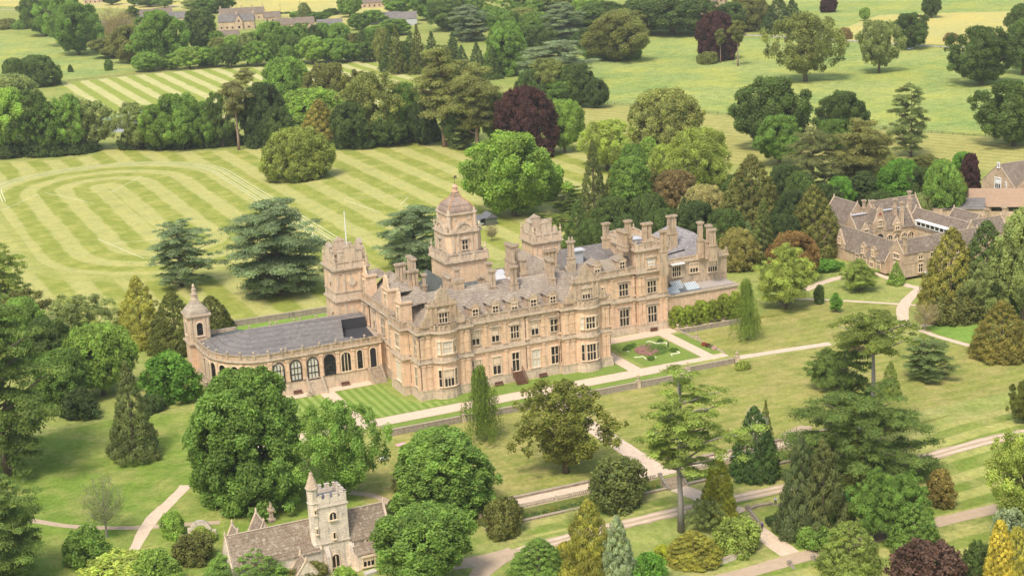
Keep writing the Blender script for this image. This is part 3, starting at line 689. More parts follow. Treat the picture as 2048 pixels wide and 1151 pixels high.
for k in range(4):
    c, s = cos(k*pi/2), sin(k*pi/2); F4 = lambda r: (cx+s*r-c*r, cy-c*r-s*r, c, s)
    F = F4(4.55)
    for u in (1.5, 2.7, 6.4, 7.6): m.fbox(F, u-.3, u+.3, 25.1, 29.2, 0, .28)
    F = F4(4.62); u0 = 4.62
    for j in range(8):
        t0, t1 = pi*j/8, pi*(j+1)/8
        m.fpoly(F, [(u0+r_*cos(t), 30.2+r_*.95*sin(t)) for r_, t in ((1.8, t0), (2.3, t0), (2.3, t1), (1.8, t1))], -1.2, .15)
    m.fpoly(F, [(u0-1.8, 30.2), (u0+1.8, 30.2)]+[(u0+1.8*cos(t), 30.2+1.7*sin(t)) for t in np.linspace(0, pi, 9)], -1.2, -.1)
    for t in np.linspace(.3, pi-.3, 6):
        m.fpoly(F, [(u0-.05, 30.3), (u0+.05, 30.3), (u0+1.6*cos(t)+.08, 30.3+1.5*sin(t)), (u0+1.6*cos(t)-.08, 30.3+1.5*sin(t))], -.1, .02)
    F = F4(3.5)
    for u in (1.7, 5.3):
        m.fpoly(F, [(u+.55*cos(t), 33.0+.55*sin(t)) for t in np.linspace(0, 2*pi, 11)[:-1]], 0, .14)
    for sx in (-1, 1):
        a = k*pi/2+pi/4
    x, y = cx+5.1*(c-s), cy+5.1*(s+c); finial(m, x, y, 24.8, 2.4, .28)
    x, y = cx+4.3*(c-s), cy+4.3*(s+c); finial(m, x, y, 30.7, 1.6, .32)
    x, y = cx+3.35*(c-s), cy+3.35*(s+c); m.lathe(x, y, [(.62, 30.7), (.62, 33.9), (.78, 34.1), (.78, 34.5), (.4, 34.8), (.4, 35.2), (.1, 35.5)], 8)
m.build('tower_trim', MT['trim'], ct)
for k in range(4):
    c, s = cos(k*pi/2), sin(k*pi/2); F = (cx+s*4.55-c*4.55, cy-c*4.55-s*4.55, c, s)
    if k in (0, 1, 3): window(ct, F, 4.55, 25.5, 27.8, 1.4, 2, hood='ped')
dome = roof_mat('dome_lead', (.27, .205, .165), (.35, .26, .20), (.48, .32, .22), streak=(.8, .8, .25), row=2.)
m = MB(); pr = [(3.72, 34.45), (3.72, 34.9), (3.6, 35.4), (3.25, 36.05), (2.75, 36.6), (2.1, 37.05), (1.55, 37.5), (1.12, 38.0), (.82, 38.7), (.7, 39.2)]
ang = [.32, pi/2-.32]
vs = []; K = 8
for r, z in pr:
    for k in range(4):
        for a in ang: t = k*pi/2+a-pi/4; vs.append((cx+r*cos(t)*1.12, cy+r*sin(t)*1.12, z))
fs = [(j*K+k, j*K+(k+1) % K, (j+1)*K+(k+1) % K, (j+1)*K+k) for j in range(len(pr)-1) for k in range(K)]+[tuple(range((len(pr)-1)*K, len(pr)*K))]
# square the plan: wide sides, cut corners
vs2 = []
for r, z in pr:
    c = .26*r; vs2 += [(cx-r+c, cy-r, z), (cx+r-c, cy-r, z), (cx+r, cy-r+c, z), (cx+r, cy+r-c, z), (cx+r-c, cy+r, z), (cx-r+c, cy+r, z), (cx-r, cy+r-c, z), (cx-r, cy-r+c, z)]
m.add(vs2, fs); m.build('dome', dome, ct)
m = MB(); m.lathe(cx, cy, [(.9, 39.0), (.95, 39.2), (.68, 39.3), (.6, 40.1), (.78, 40.2), (.78, 40.35), (.5, 40.6), (.3, 40.9), (.1, 41.)], 8)
m.build('lantern', plain('copper_stone', (.55, .35, .24), .8, .2), ct)
m = MB(); m.tube([(cx, cy, 40.9), (cx, cy, 43.0)], .06); m.fbox((cx-.6, cy, 1, 0), 0, 1.2, 42.4, 42.55, -.03, .03); m.fbox((cx-.1, cy, 1, 0), .1, .7, 42.6, 43.05, -.03, .03); m.build('weathervane', MT['iron'], ct)
m = MB()
for k in range(4):
    a = k*pi/2+pi/4
    m.tube([(cx+cos(a)*r*1.26, cy+sin(a)*r*1.26, z+.06) for r, z in pr], .13, 5)
m.build('dome_rib', plain('rusty_rib', (.42, .24, .12), .8, .3), ct)

# squat tower behind the middle of the house
m = MB(); mb = [(45.9, 36.4), (53.4, 36.4), (53.4, 43.9), (45.9, 43.9)]; m.prism(mb, 0, 22.6); mt_ = m.build('stair_tower', MT['stone'], HS)
m = MB(); band(m, mb, 22.2, 22.6, .2); band(m, mb, 22.6, 23.0, .6); parapet(m, mb, 23., 24.8, pier=2.5)
for F in ((45.9, 36.4, 1, 0), (45.9, 43.9, 0, -1), (53.4, 43.9, -1, 0)):
    m.fbox(F, 2.4, 5.1, 24.8, 27.6, -.7, .0); m.fpoly(F, [(2.1, 27.6), (5.4, 27.6), (3.75, 28.6)], -.8, .1)
    for u in (1.4, 6.1): m.fpoly(F, [(u-.8, 24.8), (u+.8, 24.8), (u+.5, 26.3), (u, 26.8), (u-.5, 26.3)], -.5, -.1)
    for u in (.6, 2.4, 5., 6.9): m.fbox(F, u-.3, u+.3, 17.5, 22.2, 0, .18)
for x, y in mb: finial(m, x, y, 24.8, 2.4, .3)
m.build('tower_trim', MT['trim'], mt_)
chimney(HS, 50.4, 38.2, 28.2, 3, 'x', h=3.6, zb=22.6)

# square tower at the right end
m = MB(); rt = [(66.2, 19.6), (74.8, 19.6), (74.8, 37), (66.2, 37)]; m.prism(rt, 15.9, 21.3); tr_ = m.build('end_tower', MT['stone'], HS)
m = MB(); band(m, rt, 15.95, 17, .12); band(m, rt, 20.6, 20.9, .18); band(m, rt, 20.9, 21.2, .4); band(m, rt, 21.2, 21.6, .7); parapet(m, rt, 21.6, 22.9, pier=2.4)
F = (66.2, 19.6, 1, 0)
for F_ in (F, (66.2, 37, 0, -1)):
    L = 8.6 if F_ is F else 17.4
    for u in ((.6, 1.7, 6.9, 8) if F_ is F else (.6, 3, 6, 11, 14, 16.8)): m.fbox(F_, u-.32, u+.32, 17, 20.6, 0, .2)
    m.fpoly(F_, [(L/2-1.7, 22.9), (L/2+1.7, 22.9)]+[(L/2+1.7*cos(t), 22.9+1.1*sin(t)) for t in np.linspace(.1, pi-.1, 8)], -.5, .05)
for x, y in rt: finial(m, x, y, 22.9, 1.2, .25)
m.build('tower_trim', MT['trim'], tr_); window(tr_, F, 4.0, 16.5, 18.9, 2.1, 3, hood='ped', glass='white')
m = MB(); m.box(66.6, 74.4, 20, 36.6, 21.3, 21.4); m.lathe(70, 25, [(.8, 21.4), (.85, 21.9), (.3, 22)], 8); m.build('leads', MT['lead'], tr_)
m = MB(); m.box(69.6, 71.8, 27, 29.6, 21.4, 22.2); m.box(69.4, 72., 26.8, 29.8, 22.2, 22.4); m.build('rooflight', MT['pale'], tr_)

# the low range and the big gabled wing at the far right
le = [(74.81, 20.1), (95.6, 20.1), (95.6, 30), (74.81, 30)]
m = MB(); m.prism(le, -1.3, 8.1); m.build('wall', MT['stone'], HS)
m = MB(); band(m, le, 7.5, 7.7, .15); band(m, le, 7.9, 8.3, .4); m.prism(offset(le, .15), -1.3, 1.6); m.build('cornice', MT['trim'], HS)
m = MB(); m.box(75.2, 87, 20.7, 26.4, 8.3, 8.34); m.build('leads', MT['lead'], HS)
m = MB(); m.box(85.5, 95.2, 20.7, 26.4, 8.34, 8.5); m.build('terrace_roof', plain('gravel_roof', (.36, .31, .27), .9, .2), HS)
for x, y, w_, dz in ((77.4, 21.6, 3.2, 0), (80.5, 24.6, 3.0, .5), (83.4, 22.2, 3.4, .3)):
    m = MB(); m.add([(x-w_/2, y-.9, 8.5), (x+w_/2, y-.9, 8.5), (x+w_/2, y+1.5, 9.5+dz), (x-w_/2, y+1.5, 9.5+dz), (x-w_/2, y+1.5, 8.35), (x+w_/2, y+1.5, 8.35), (x-w_/2, y-.9, 8.35), (x+w_/2, y-.9, 8.35)], [(0, 1, 2, 3), (3, 2, 5, 4), (0, 3, 4, 6), (1, 7, 5, 2), (6, 7, 1, 0)])
    o = m.build('skylight', plain('skylight_glass', (.33, .38, .40), .25, .2), HS)
    q = MB()
    for k in range(6):
        a = x-w_/2+w_*k/5; q.add([(a-.05, y-.92, 8.56), (a+.05, y-.92, 8.56), (a+.05, y+1.52, 9.56+dz), (a-.05, y+1.52, 9.56+dz)], [(0, 1, 2, 3)])
    q.build('glazing_bar', MT['white'], o)
bb = [(76.5, 26.5), (96.4, 26.5), (96.4, 46), (76.5, 46)]
m = MB(); m.prism(bb, 0, 14.6); m.build('wall', MT['stoneg'], HS)
m = MB(); band(m, bb, 14.2, 14.6, .2); band(m, bb, 14.6, 15., .45); parapet(m, bb[:2], 15., 15.9, closed=False, pier=2); m.build('cornice', MT['trim'], HS)
m = MB(); m.roof(76.9, 96.2, 27, 45.8, 15., 20.0, 'y', 6.5, 0, off=4.2); m.build('roof', roof_mat('pale_slate', (.24, .215, .21), (.30, .27, .26), (.40, .37, .35), streak=(.8, .8, .8)), HS)
m = MB(); F = (0, 26.5, 1, 0); scroll_gable(m, F, 86.8, 96.2, 15.0, 15.6, 19.6, -.6, .05); m.fpoly(F, [(91.5+1.0*cos(t), 16.9+1.3*sin(t)) for t in np.linspace(0, 2*pi, 13)[:-1]], .05, .25); finial(m, 96.2, 26.4, 15.6, 1.6)
m.build('gable', MT['stoneg'], HS)
window(HS, F, 81.3, 11., 13.7, 2.4, 4, d=.0); window(HS, F, 86.5, 11.4, 13.7, 2.3, 3); window(HS, F, 92., 10.8, 13.5, 2.6, 4)
m = MB(); m.fbox(F, 79.4, 83.3, 14.3, 14.6, 0, 1.2); m.build('canopy', MT['white'], HS)
m = MB(); m.tube([(77.2, 28.6, 16.2), (85.5, 29.4, 16.9)], .22, 6); m.build('pipe', MT['dark'], HS)

# chimneys
def chp(px, py, zt, n, ax, h=4.4, zb=16., **k):
    p = at(px, py, zt); return chimney(HS, p[0], p[1], zt, n, ax, h, zb, **k)
chp(822, 513, 26.5, 5, 'y'); chp(800, 526, 25.5, 3, 'x', 4.4); chp(825, 540, 25, 3, 'x'); chp(847, 547, 22.5, 1, 'x', 3)
chp(893, 550, 23.8, 5, 'y', 3.8); chp(916, 558, 23.6, 2, 'x', .8, w=1.1); chp(913, 535, 25.5, 1, 'x', 3, w=1.1); chp(962, 552, 21.5, 2, 'x', 3.2)
chp(977, 524, 26., 1, 'x', w=1.2); chp(983, 539, 25., 2, 'x', 4.2); chp(1026, 531, 25.5, 2, 'x', 4.4); chp(1019, 487, 27.2, 5, 'y', 4.4); chp(1046, 516, 24, 1, 'x', 4, w=1.3)
chp(1098, 517, 25.4, 5, 'y', 4.6); chp(1100, 499, 25.2, 4, 'x', 4.4); chp(1141, 481, 25.5, 2, 'x', 4.6, pots=True); chp(1032, 487, 26.5, 1, 'x')
chp(1211, 445, 28., 2, 'x', 4.2, 21.4); chp(1244, 460, 26.5, 5, 'y', 4, 21.4); chp(1255, 440, 28.6, 2, 'x', 4.6, 21.4); chp(1293, 445, 28., 2, 'x', 5, 21.4, w=1.2); chp(1326, 460, 26.5, 2, 'x', 5.5, 15)
chp(1343, 430, 26, 3, 'x', 5, 15); chp(1400, 443, 24.6, 1, 'x', 5, 15, w=1.2); chp(1417, 449, 24, 1, 'x', 4.6, 15, w=1.2); chp(1425, 457, 23.4, 2, 'x', 4.6, 15)

for F, us in (((0, 1.3, 1, 0), (12.8, 26.9, 35.7)), ((0, 20.5, 1, 0), (48.6, 65.9)), ((-.4, 0, 0, -1), (-13.3, -31.6)), (W0, (-5.4,)), (S0, (.2, 48.1))):
    for u in us: m = MB(); m.fbox(F, u-.07, u+.07, .5, 15.2, .1, .26); m.fbox(F, u-.2, u+.2, 14.8, 15.2, .1, .4); m.build('drainpipe', MT['iron'], HS)
# wooden steps up to the garden door
st = MB()
for k in range(8): st.box(23., 25.6, -1.9+k*.38, -1.45+k*.38, .1+k*.3, .3+k*.3)
o = tag(st.build('garden_steps', MT['wood']), 'brown wooden steps with handrails up to the garden door', 'steps')
r = MB()
for x in (22.95, 25.65):
    for k in range(4): y = -1.8+k*.95; r.tube([(x, y, 0.1+max(0, k*.7)), (x, y, 1.3+k*.72)], .06, 5)
    r.tube([(x, -1.9, 1.3), (x, 1.2, 3.6)], .06, 5); r.tube([(x, -1.9, .7), (x, 1.2, 3.0)], .05, 5)
r.build('handrail', MT['wood'], o)

# ---------------------------------------------------------------- the orangery
OR = empty('orangery', (-20, 29, 0), 'long curved stone orangery with arched windows and a grey slate roof', 'orangery')
curve = [(-26, 20.5), (-29.2, 20.6), (-32.4, 21.3), (-35.2, 22.8), (-37.6, 25.2), (-39.4, 28.2), (-40.4, 31.6), (-40.7, 35.2), (-40.7, 44)]
# anticlockwise from the join with the house
op = curve[::-1][:-1]
op = [(-40.7, 48.0)]+curve[::-1][1:]+[(-2.2, 20.5), (-2.2, 21.5), (-.6, 21.5), (-.6, 37.1), (-6.9, 37.1), (-6.9, 38.6), (-29.5, 38.6), (-29.5, 48.0)]
m = MB(); m.prism(op, -.3, 8.9); m.build('wall', MT['stone'], OR)
m = MB(); m.prism(offset(op, .3), -.4, 1.6); m.prism(offset(op, .18), 1.6, 3.0); band(m, op, 3., 3.2, .3); band(m, op, 8.5, 8.7, .2); band(m, op, 8.9, 9.3, .5); m.build('cornice', MT['trim'], OR)
m = MB(); parapet(m, offset(op, .1)[:11], 9.3, 10.55, closed=False, pier=2.2, th=.3); m.build('parapet', MT['stoneg'], OR)
m = MB()
for i in range(1, 9): urn(m, *offset(op, -.1)[i], 10.6, .8)
for x in (-25, -21, -17, -12.9, -9.1, -5.9): urn(m, x, 20.4, 10.6, .8)
for x in (-9, -12, -16, -17.5, -22, -23.5, -28.5): urn(m, x, 38.4, 12., .75)
m.build('urn', MT['trim'], OR)
ins = offset(op, -.7); apex = (-28.5, 36.2)
m = MB()
vs = [(*p, 9.35) for p in ins[1:10]]+[(ins[9][0], ins[9][1], 9.35), (-10.5, 21.4, 9.35), (-7.3, 33.3, 12.1), (-1.2, 36.4, 12.3), (-28.5, 37.2, 12.3), (-40, 44.4, 9.35), (-1.2, 33.2, 11.95)]
n = 9
fs = [(i, i+1, 13) for i in range(8)]+[(9, 10, 11, 13), (11, 15, 12, 13), (14, 0, 13)]
m.add(vs, fs); m.build('roof', MT['slate2'], OR)
m = MB(); m.add([(-10.5, 21.4, 9.36), (-2.4, 21.4, 9.36), (-1.2, 33.2, 9.36), (-7.3, 33.3, 9.36)], [(0, 1, 2, 3)]); m.add([(-10.5, 21.4, 9.35), (-7.3, 33.3, 12.05), (-7.3, 33.3, 9.35)], [(0, 1, 2)]); m.add([(-7.3, 33.3, 9.35), (-7.3, 33.3, 12.05), (-1.2, 33.2, 11.95), (-1.2, 33.2, 9.35)], [(0, 1, 2, 3)])
m.build('roof_valley', plain('valley_black', (.05, .05, .055), .6, .2), OR)  # floor and sides of the valley in one near-black colour
m = MB(); m.box(-29.4, -7, 37.3, 38.6, 9, 12.); m.box(-36.5, -29.6, 46.8, 47.9, 9, 10.4); m.build('back_wall', MT['stoneg'], OR)
m = MB(); m.add([(-40, 44.6, 9.4), (-29.6, 38, 12), (-29.6, 46.8, 9.9), (-36.5, 46.8, 9.6)], [(0, 1, 2, 3)]); m.build('side_roof', MT['moss'], OR)
FO = (0, 20.5, 1, 0)
m = MB()
for u in (-29, -25, -21, -16.9, -12.9, -9.1, -5.9): pilaster(OR, FO, u, .8, 3.2, 8.5, .3)
for i in (3, 5, 7, 9):
    p = op[i]; d = np.array(p)-np.array((-30, 32)); d /= np.linalg.norm(d); F = (p[0]+d[1]*.4-d[0]*.1, p[1]-d[0]*.4-d[1]*.1, -d[1], d[0])
    F = (p[0]+d[1]*.4, p[1]-d[0]*.4, -d[1], d[0]); m = MB(); m.fbox(F, 0, .8, 3.2, 8.5, -.3, .25); m.build('pilaster', MT['stone'], OR)
for k, u in enumerate((-27.1, -23, -18.9, -14.8, -10.8, -7.4)):
    o = window(OR, FO, u, 3.3 if k != 2 else 2.9, 7.9, 2.3 if k < 5 else 1.3, 3 if k < 5 else 1, (.3, .62) if k < 4 else (), arch=True, glass='cream' if k in (0, 1, 2) else 'glass', frame='dark' if k < 4 else 'mull')
window(OR, FO, -4.1, 3.2, 7.9, 1.5, 1, (), arch=True, glass='dark', name='door')
for i in range(1, 9):
    a = np.array(op[i]); b = np.array(op[i+1]); L = np.linalg.norm(b-a); u = (b-a)/L; F = (a[0], a[1], u[0], u[1])
    if i == 1:
        for q in range(3): window(OR, F, L*(q+.5)/3, 1.8, 7.9, 1.6, 1, (), arch=True)
    elif i < 8: window(OR, F, L/2, 3.4 if i > 4 else 1.8, 7.9, min(2.2, L-1.0), 1, (), arch=True)
window(OR, FO, -31.0+.6, 3.4, 7.9, 1.8, 1, (), arch=True)
# bell turret
x0, x1, y0, y1 = -41.9, -36.9, 43.2, 48.4; tp = [(x0, y0), (x1, y0), (x1, y1), (x0, y1)]
m = MB(); m.prism(tp, 0, 16.); tu = m.build('bell_turret', MT['stone'], OR)
m = MB(); band(m, tp, 8.6, 9., .3); band(m, tp, 9., 9.4, .55); band(m, tp, 15.3, 15.6, .2); band(m, tp, 15.7, 16.1, .5)
for F in ((x0, y0, 1, 0), (x0, y1, 0, -1)):
    for u in (.5, 1.3, 3.7, 4.5): m.fbox(F, u-.25, u+.25, 9.4, 15.3, 0, .18)
cx_, cy_ = (x0+x1)/2, (y0+y1)/2
vs = []; pr = [(2.8, 16.1), (2.65, 16.7), (2.25, 17.3), (1.7, 17.9), (1.1, 18.6), (.75, 19.3)]
for r, z in pr:
    c = .3*r; vs += [(cx_-r+c, cy_-r, z), (cx_+r-c, cy_-r, z), (cx_+r, cy_-r+c, z), (cx_+r, cy_+r-c, z), (cx_+r-c, cy_+r, z), (cx_-r+c, cy_+r, z), (cx_-r, cy_+r-c, z), (cx_-r, cy_-r+c, z)]
m.build('tower_trim', MT['trim'], tu)
m = MB(); m.add(vs, [(j*8+k, j*8+(k+1) % 8, (j+1)*8+(k+1) % 8, (j+1)*8+k) for j in range(5) for k in range(8)]+[tuple(range(40, 48))]); m.build('dome', roof_mat('turret_lead', (.34, .28, .21), (.40, .33, .245), (.46, .39, .30), row=.8), tu)
m = MB(); m.lathe(cx_, cy_, [(.95, 19.2), (.8, 19.6), (.8, 20.3), (.95, 20.5), (.6, 20.8), (.55, 21.5), (.7, 21.7), (.3, 22.1), (.35, 22.6), (.05, 23.2)], 8); m.build('lantern', MT['trim'], tu)
for F in ((x0, y0, 1, 0), (x0, y1, 0, -1)): window(tu, F, 2.5, 10.9, 14.1, 1.5, 1, (), arch=True)
# steps of the orangery
def steps(x, y1, w, ztop, n, label, zb=0., dy=.36, mat='trim'):
    m = MB()
    for k in range(n): m.box(x-w/2, x+w/2, y1-dy*(k+1), y1+.05, zb-.2, ztop-(ztop-zb)*(k+1)/(n+1)+.001*k)
    for s in (-1, 1):
        m.fpoly((x+s*(w/2+.3), y1, 0, -1), [(0, zb-.1), (dy*n+.3, zb-.1), (dy*n+.3, zb+.5), (0, ztop+.5)], -.22, .22)
    return tag(m.build('stone_steps', MT[mat]), label, 'steps')
steps(-18.9, 20.1, 3., 3.0, 9, 'stone steps up to the glazed orangery door')
steps(-4.0, 20.1, 2.4, 3.1, 9, 'dark stone steps in the corner between orangery and house', mat='stoneg')

# ---------------------------------------------------------------- the church
ZC = -1.75
CH = empty('church', (-50, -70, ZC), 'small grey stone church with battlemented tower and mossy tiled roof', 'church')
tp = [(-47, -73.4), (-41.7, -73.4), (-41.7, -68.1), (-47, -68.1)]
m = MB(); m.prism(tp, ZC-.5, 11.2); ctw = m.build('bell_tower', MT['rubble'], CH)
m = MB(); band(m, tp, ZC-.5, ZC+.8, .2); band(m, tp, 3.75, 3.95, .18); band(m, tp, 10.6, 10.85, .2)
m.build('string_course', MT['rubble'], ctw)
m = MB()
for a, b in zip(tp, tp[1:]+tp[:1]):
    a = np.array(a); b = np.array(b); L = 5.3; u = (b-a)/L; F = (a[0], a[1], u[0], u[1])
    m.fbox(F, 0, L, 11.2, 12.05, -.42, .03)
    for k in range(4): m.fbox(F, .02+k*1.46, .86+k*1.46, 12.05, 12.75, -.42, .031)
    for k in range(4): m.fbox(F, -.03+k*1.46, .91+k*1.46, 12.75, 12.86, -.47, .08)
m.build('battlement', MT['rubble'], ctw)
m = MB(); m.box(-46.6, -42.1, -73, -68.5, 11.2, 11.3); m.build('leads', MT['lead'], ctw)
m = MB(); m.lathe(-47.5, -72.5, [(1.15, ZC-.3), (1.15, 4), (1.02, 4.2), (1.0, 11.4), (1.18, 11.6), (1.0, 11.8), (1.0, 14.), (1.25, 14.2), (1.25, 14.4)], 8, .39)
st_ = m.build('stair_turret', MT['rubble'], ctw)
m = MB(); m.lathe(-47.5, -72.5, [(1.16, 14.4), (.32, 16.6), (.38, 16.75), (.2, 17.1), (.05, 17.3)], 8, .39); m.build('spire', MT['cots'], st_)
for x, y, ux, uy in ((-41.7, -73.4, 1, 0), (-46.2, -73.4, 1, 0)):
    m = MB(); m.box(x-.15, x+.65, y-1.1, y+.02, ZC-.3, 1.6); m.add([(x-.15, y-1.1, 1.6), (x+.65, y-1.1, 1.6), (x+.65, y, 3.2), (x-.15, y, 3.2), (x-.15, y, 1.6), (x+.65, y, 1.6)], [(0, 1, 2, 3), (0, 3, 4), (1, 5, 2), (0, 4, 5, 1), (4, 3, 2, 5)]); m.build('buttress', MT['rubble'], ctw)
FC = (-47, -73.4, 1, 0)
window(ctw, FC, 2.5, -.9, 1.5, 1.3, 2, (), arch=True, frame='mull', sur=.12); window(ctw, FC, 2.6, 4.4, 5.6, .4, 1, (), arch=True, sur=.1); window(ctw, FC, 2.6, 8.0, 9.4, 1.2, 2, (), arch=True, glass='dark', sur=.14)
window(st_, (-47.9, -73.45, 1, 0), .4, 9.6, 10.4, .25, 1, (), sur=.06); window(st_, (-47.9, -73.45, 1, 0), .4, 6.0, 6.9, .25, 1, (), sur=.06)
def gabled(par, x0, x1, y0, y1, z0, ze, zr, ax, wm_, rm_, over=.3, name='nave'):
    m = MB(); m.box(x0, x1, y0, y1, z0, ze)
    if ax == 'x':
        c = (y0+y1)/2
        for x, s in ((x0, 1), (x1, -1)): m.fpoly((x, 0, 0, 1), [(y0, ze), (y1, ze), (c, zr)], -.3 if s < 0 else 0, 0 if s < 0 else .3)
    else:
        c = (x0+x1)/2
        for y, s in ((y0, 1), (y1, -1)): m.fpoly((0, y, 1, 0), [(x0, ze), (x1, ze), (c, zr)], -.3 if s > 0 else 0, 0 if s > 0 else .3)
    o = m.build(name, MT[wm_], par); r = MB()
    k = .12
    if ax == 'x': r.roof(x0+.3, x1-.3, y0-over, y1+over, ze-over*(zr-ze)/((y1-y0)/2)*1.0, zr+.05, 'x')
    else: r.roof(x0-over, x1+over, y0+.3, y1-.3, ze-over*(zr-ze)/((x1-x0)/2), zr+.05, 'y')
    r.build('roof', MT[rm_], o)
    q = MB()       # coped gables and ridge
    if ax == 'x':
        for x in (x0+.02, x1-.02):
            for s in (-1, 1): q.tube([(x, c+s*(y1-y0)/2*1.06, ze-.1), (x, c, zr+.25)], .17, 4)
            q.lathe(x, c, [(.2, zr+.1), (.22, zr+.5), (.05, zr+1.0)], 6)
        q.tube([(x0, c, zr+.1), (x1, c, zr+.1)], .14, 4)
    else:
        for y in (y0+.02, y1-.02):
            for s in (-1, 1): q.tube([(c+s*(x1-x0)/2*1.06, y, ze-.1), (c, y, zr+.25)], .17, 4)
            q.lathe(c, y, [(.2, zr+.1), (.22, zr+.5), (.05, zr+1.0)], 6)
        q.tube([(c, y0, zr+.1), (c, y1, zr+.1)], .14, 4)
    q.build('coping', MT['trim'], o); return o
gabled(CH, -63, -46.99, -73.7, -67.1, ZC-.3, 3.2, 7.7, 'x', 'rubble', 'tile3')
gabled(CH, -41.71, -34, -73.3, -67.4, ZC-.3, 3.6, 7.9, 'x', 'rubble', 'tile3', name='chancel')
gabled(CH, -52.8, -49, -77.2, -73.71, ZC-.3, .6, 3.0, 'y', 'rubble', 'tile3', name='porch')
gabled(CH, -61.4, -58.4, -67.09, -63, ZC-.3, 3.6, 6.6, 'y', 'rubble', 'tile3', name='vestry')
gabled(CH, -57, -53.4, -67.09, -62, ZC-.3, 4, 7.4, 'y', 'rubble', 'tile3', name='transept')
m = MB(); m.box(-41.2, -37.4, -76, -73.31, ZC-.3, 1.5); bx_ = m.build('side_chapel', MT['rubble'], CH)
m = MB(); m.add([(-41.4, -76.2, 1.5), (-37.2, -76.2, 1.5), (-37.2, -73.3, 2.6), (-41.4, -73.3, 2.6), (-41.4, -73.3, 1.5), (-37.2, -73.3, 1.5)], [(0, 1, 2, 3), (0, 3, 4), (1, 5, 2)]); m.build('roof', MT['tile3'], bx_)
window(bx_, (-41.2, -76, 1, 0), 1.9, -.9, .8, 2.0, 3, ()); window(CH, (-41.7, -73.3, 1, 0), 3.2, 1.7, 2.9, .5, 1, (), arch=True, sur=.1); window(CH, (-41.7, -73.3, 1, 0), 4.2, 1.8, 3.0, .5, 1, (), arch=True, sur=.1)
chimney(CH, -53.6, -66.6, 9.6, 1, 'x', 2.2, 7, w=.7, mat='cots', pots=True)

# ---------------------------------------------------------------- the stable block
SB = empty('stable_block', (160, 44, 0), 'brown roofed Cotswold stone stable block with gables round a courtyard', 'stable block')
gabled(SB, 151, 157.6, 32.2, 62, 0, 3.6, 8.6, 'y', 'cots', 'tile', name='west_range')
gabled(SB, 152.4, 180, 25.8, 32.1, 0, 6.9, 9.9, 'x', 'cots', 'tile', name='south_range')
gabled(SB, 157.7, 178, 54.2, 62, 0, 6.3, 10.9, 'x', 'cots', 'tile', name='gate_range')
gabled(SB, 177.6, 184.6, 33, 58, 0, 6.0, 10.3, 'y', 'cots', 'tile', name='east_range')
gabled(SB, 158.5, 167.5, 62.1, 74, 0, 7, 13.2, 'y', 'cots', 'tile', name='hall_range')
gabled(SB, 170, 187, 62.1, 70, 0, 7, 12, 'x', 'cots', 'tile', name='north_range')
gabled(SB, 184.7, 200, 39, 46, 0, 4.6, 8.2, 'x', 'cots', 'tile', name='long_range')
gabled(SB, 192, 198.5, 46.1, 58, 0, 4.6, 8.4, 'y', 'cots', 'tile', name='back_range')
def fgable(F, u, w_, zb, ze, zt, nm='gable', win=None, ogee=False):
    m = MB(); d0 = -2.2
    m.fbox(F, u-w_/2, u+w_/2, zb, ze, d0, .25)
    if ogee: scroll_gable(m, F, u-w_/2, u+w_/2, ze, ze+.2, zt, -.3, .26); finial(m, F[0]+F[2]*u, F[1]+F[3]*u, zt-.4, 1.2)
    else: m.fpoly(F, [(u-w_/2-.2, ze), (u+w_/2+.2, ze), (u, zt)], -.3, .3)
    o = m.build(nm, MT['cots'], SB); r = MB(); ox, oy, ux, uy = F; nx, ny = uy, -ux
    A = [(ox+ux*(u+s*(w_/2+.15))-nx*e, oy+uy*(u+s*(w_/2+.15))-ny*e) for s, e in ((-1, .3), (1, .3), (-1, 4), (1, 4))]
    c0 = (ox+ux*u-nx*.3, oy+uy*u-ny*.3); c1 = (ox+ux*u-nx*4, oy+uy*u-ny*4); zz = zt-.25 if not ogee else zt-1
    r.add([(*A[0], ze), (*A[1], ze), (*A[2], ze), (*A[3], ze), (*c0, zz), (*c1, zz)], [(0, 4, 5, 2), (4, 1, 3, 5), (0, 1, 4)]); r.build('roof', MT['tile'], o)
    if win: window(o, F, u, *win, d=.25, sur=.12)
    return o
FWs = (151, 0, 0, -1)
fgable(FWs, -53.6, 4.6, 0, 4.4, 8.9, win=(4.6, 6.2, 1.2, 2)); fgable(FWs, -42.3, 2.0, 3.3, 5.9, 7.2, 'dormer', (4.1, 5.6, .9, 2)); fgable(FWs, -37.6, 2.0, 3.3, 5.9, 7.2, 'dormer', (4.1, 5.6, .9, 2))
for u in (-45, -41.7, -38.4, -35.2): window(SB, FWs, u, .7, 3.0, 1.7, 3, (.6,), sur=.12)
Fg = (152.4, 0, 0, -1); window(SB, Fg, -28.8, 5.0, 6.2, 2.6, 4, (), sur=.12); window(SB, Fg, -28.8, .7, 3.6, 1.8, 3, (.6,), sur=.12)
Fs = (0, 25.8, 1, 0)
for u in (158, 162, 166.5, 171): window(SB, Fs, u, 4.7, 6.0, 1.3, 2, (), sur=.12); window(SB, Fs, u+.1, .9, 3.2, 1.4, 2, (.6,), sur=.12)
m = MB(); m.fbox(Fs, 152.4, 180, 3.8, 4.0, 0, .1); m.fbox(FWs, -62, -32.2, 3.2, 3.4, 0, .15); m.build('string_course', MT['cots'], SB)
Fn = (0, 54.2, 1, 0)
gh = fgable(Fn, 165.2, 4.6, 0, 8.6, 13.2, 'gatehouse', (7.6, 9.2, 1.4, 3), ogee=True)
m = MB(); m.fpoly(Fn, [(163.9, 0), (166.5, 0), (166.5, 4), (166.1, 4.9), (165.2, 5.3), (164.3, 4.9), (163.9, 4)], .26, .3); m.build('arch', MT['dark'], gh)
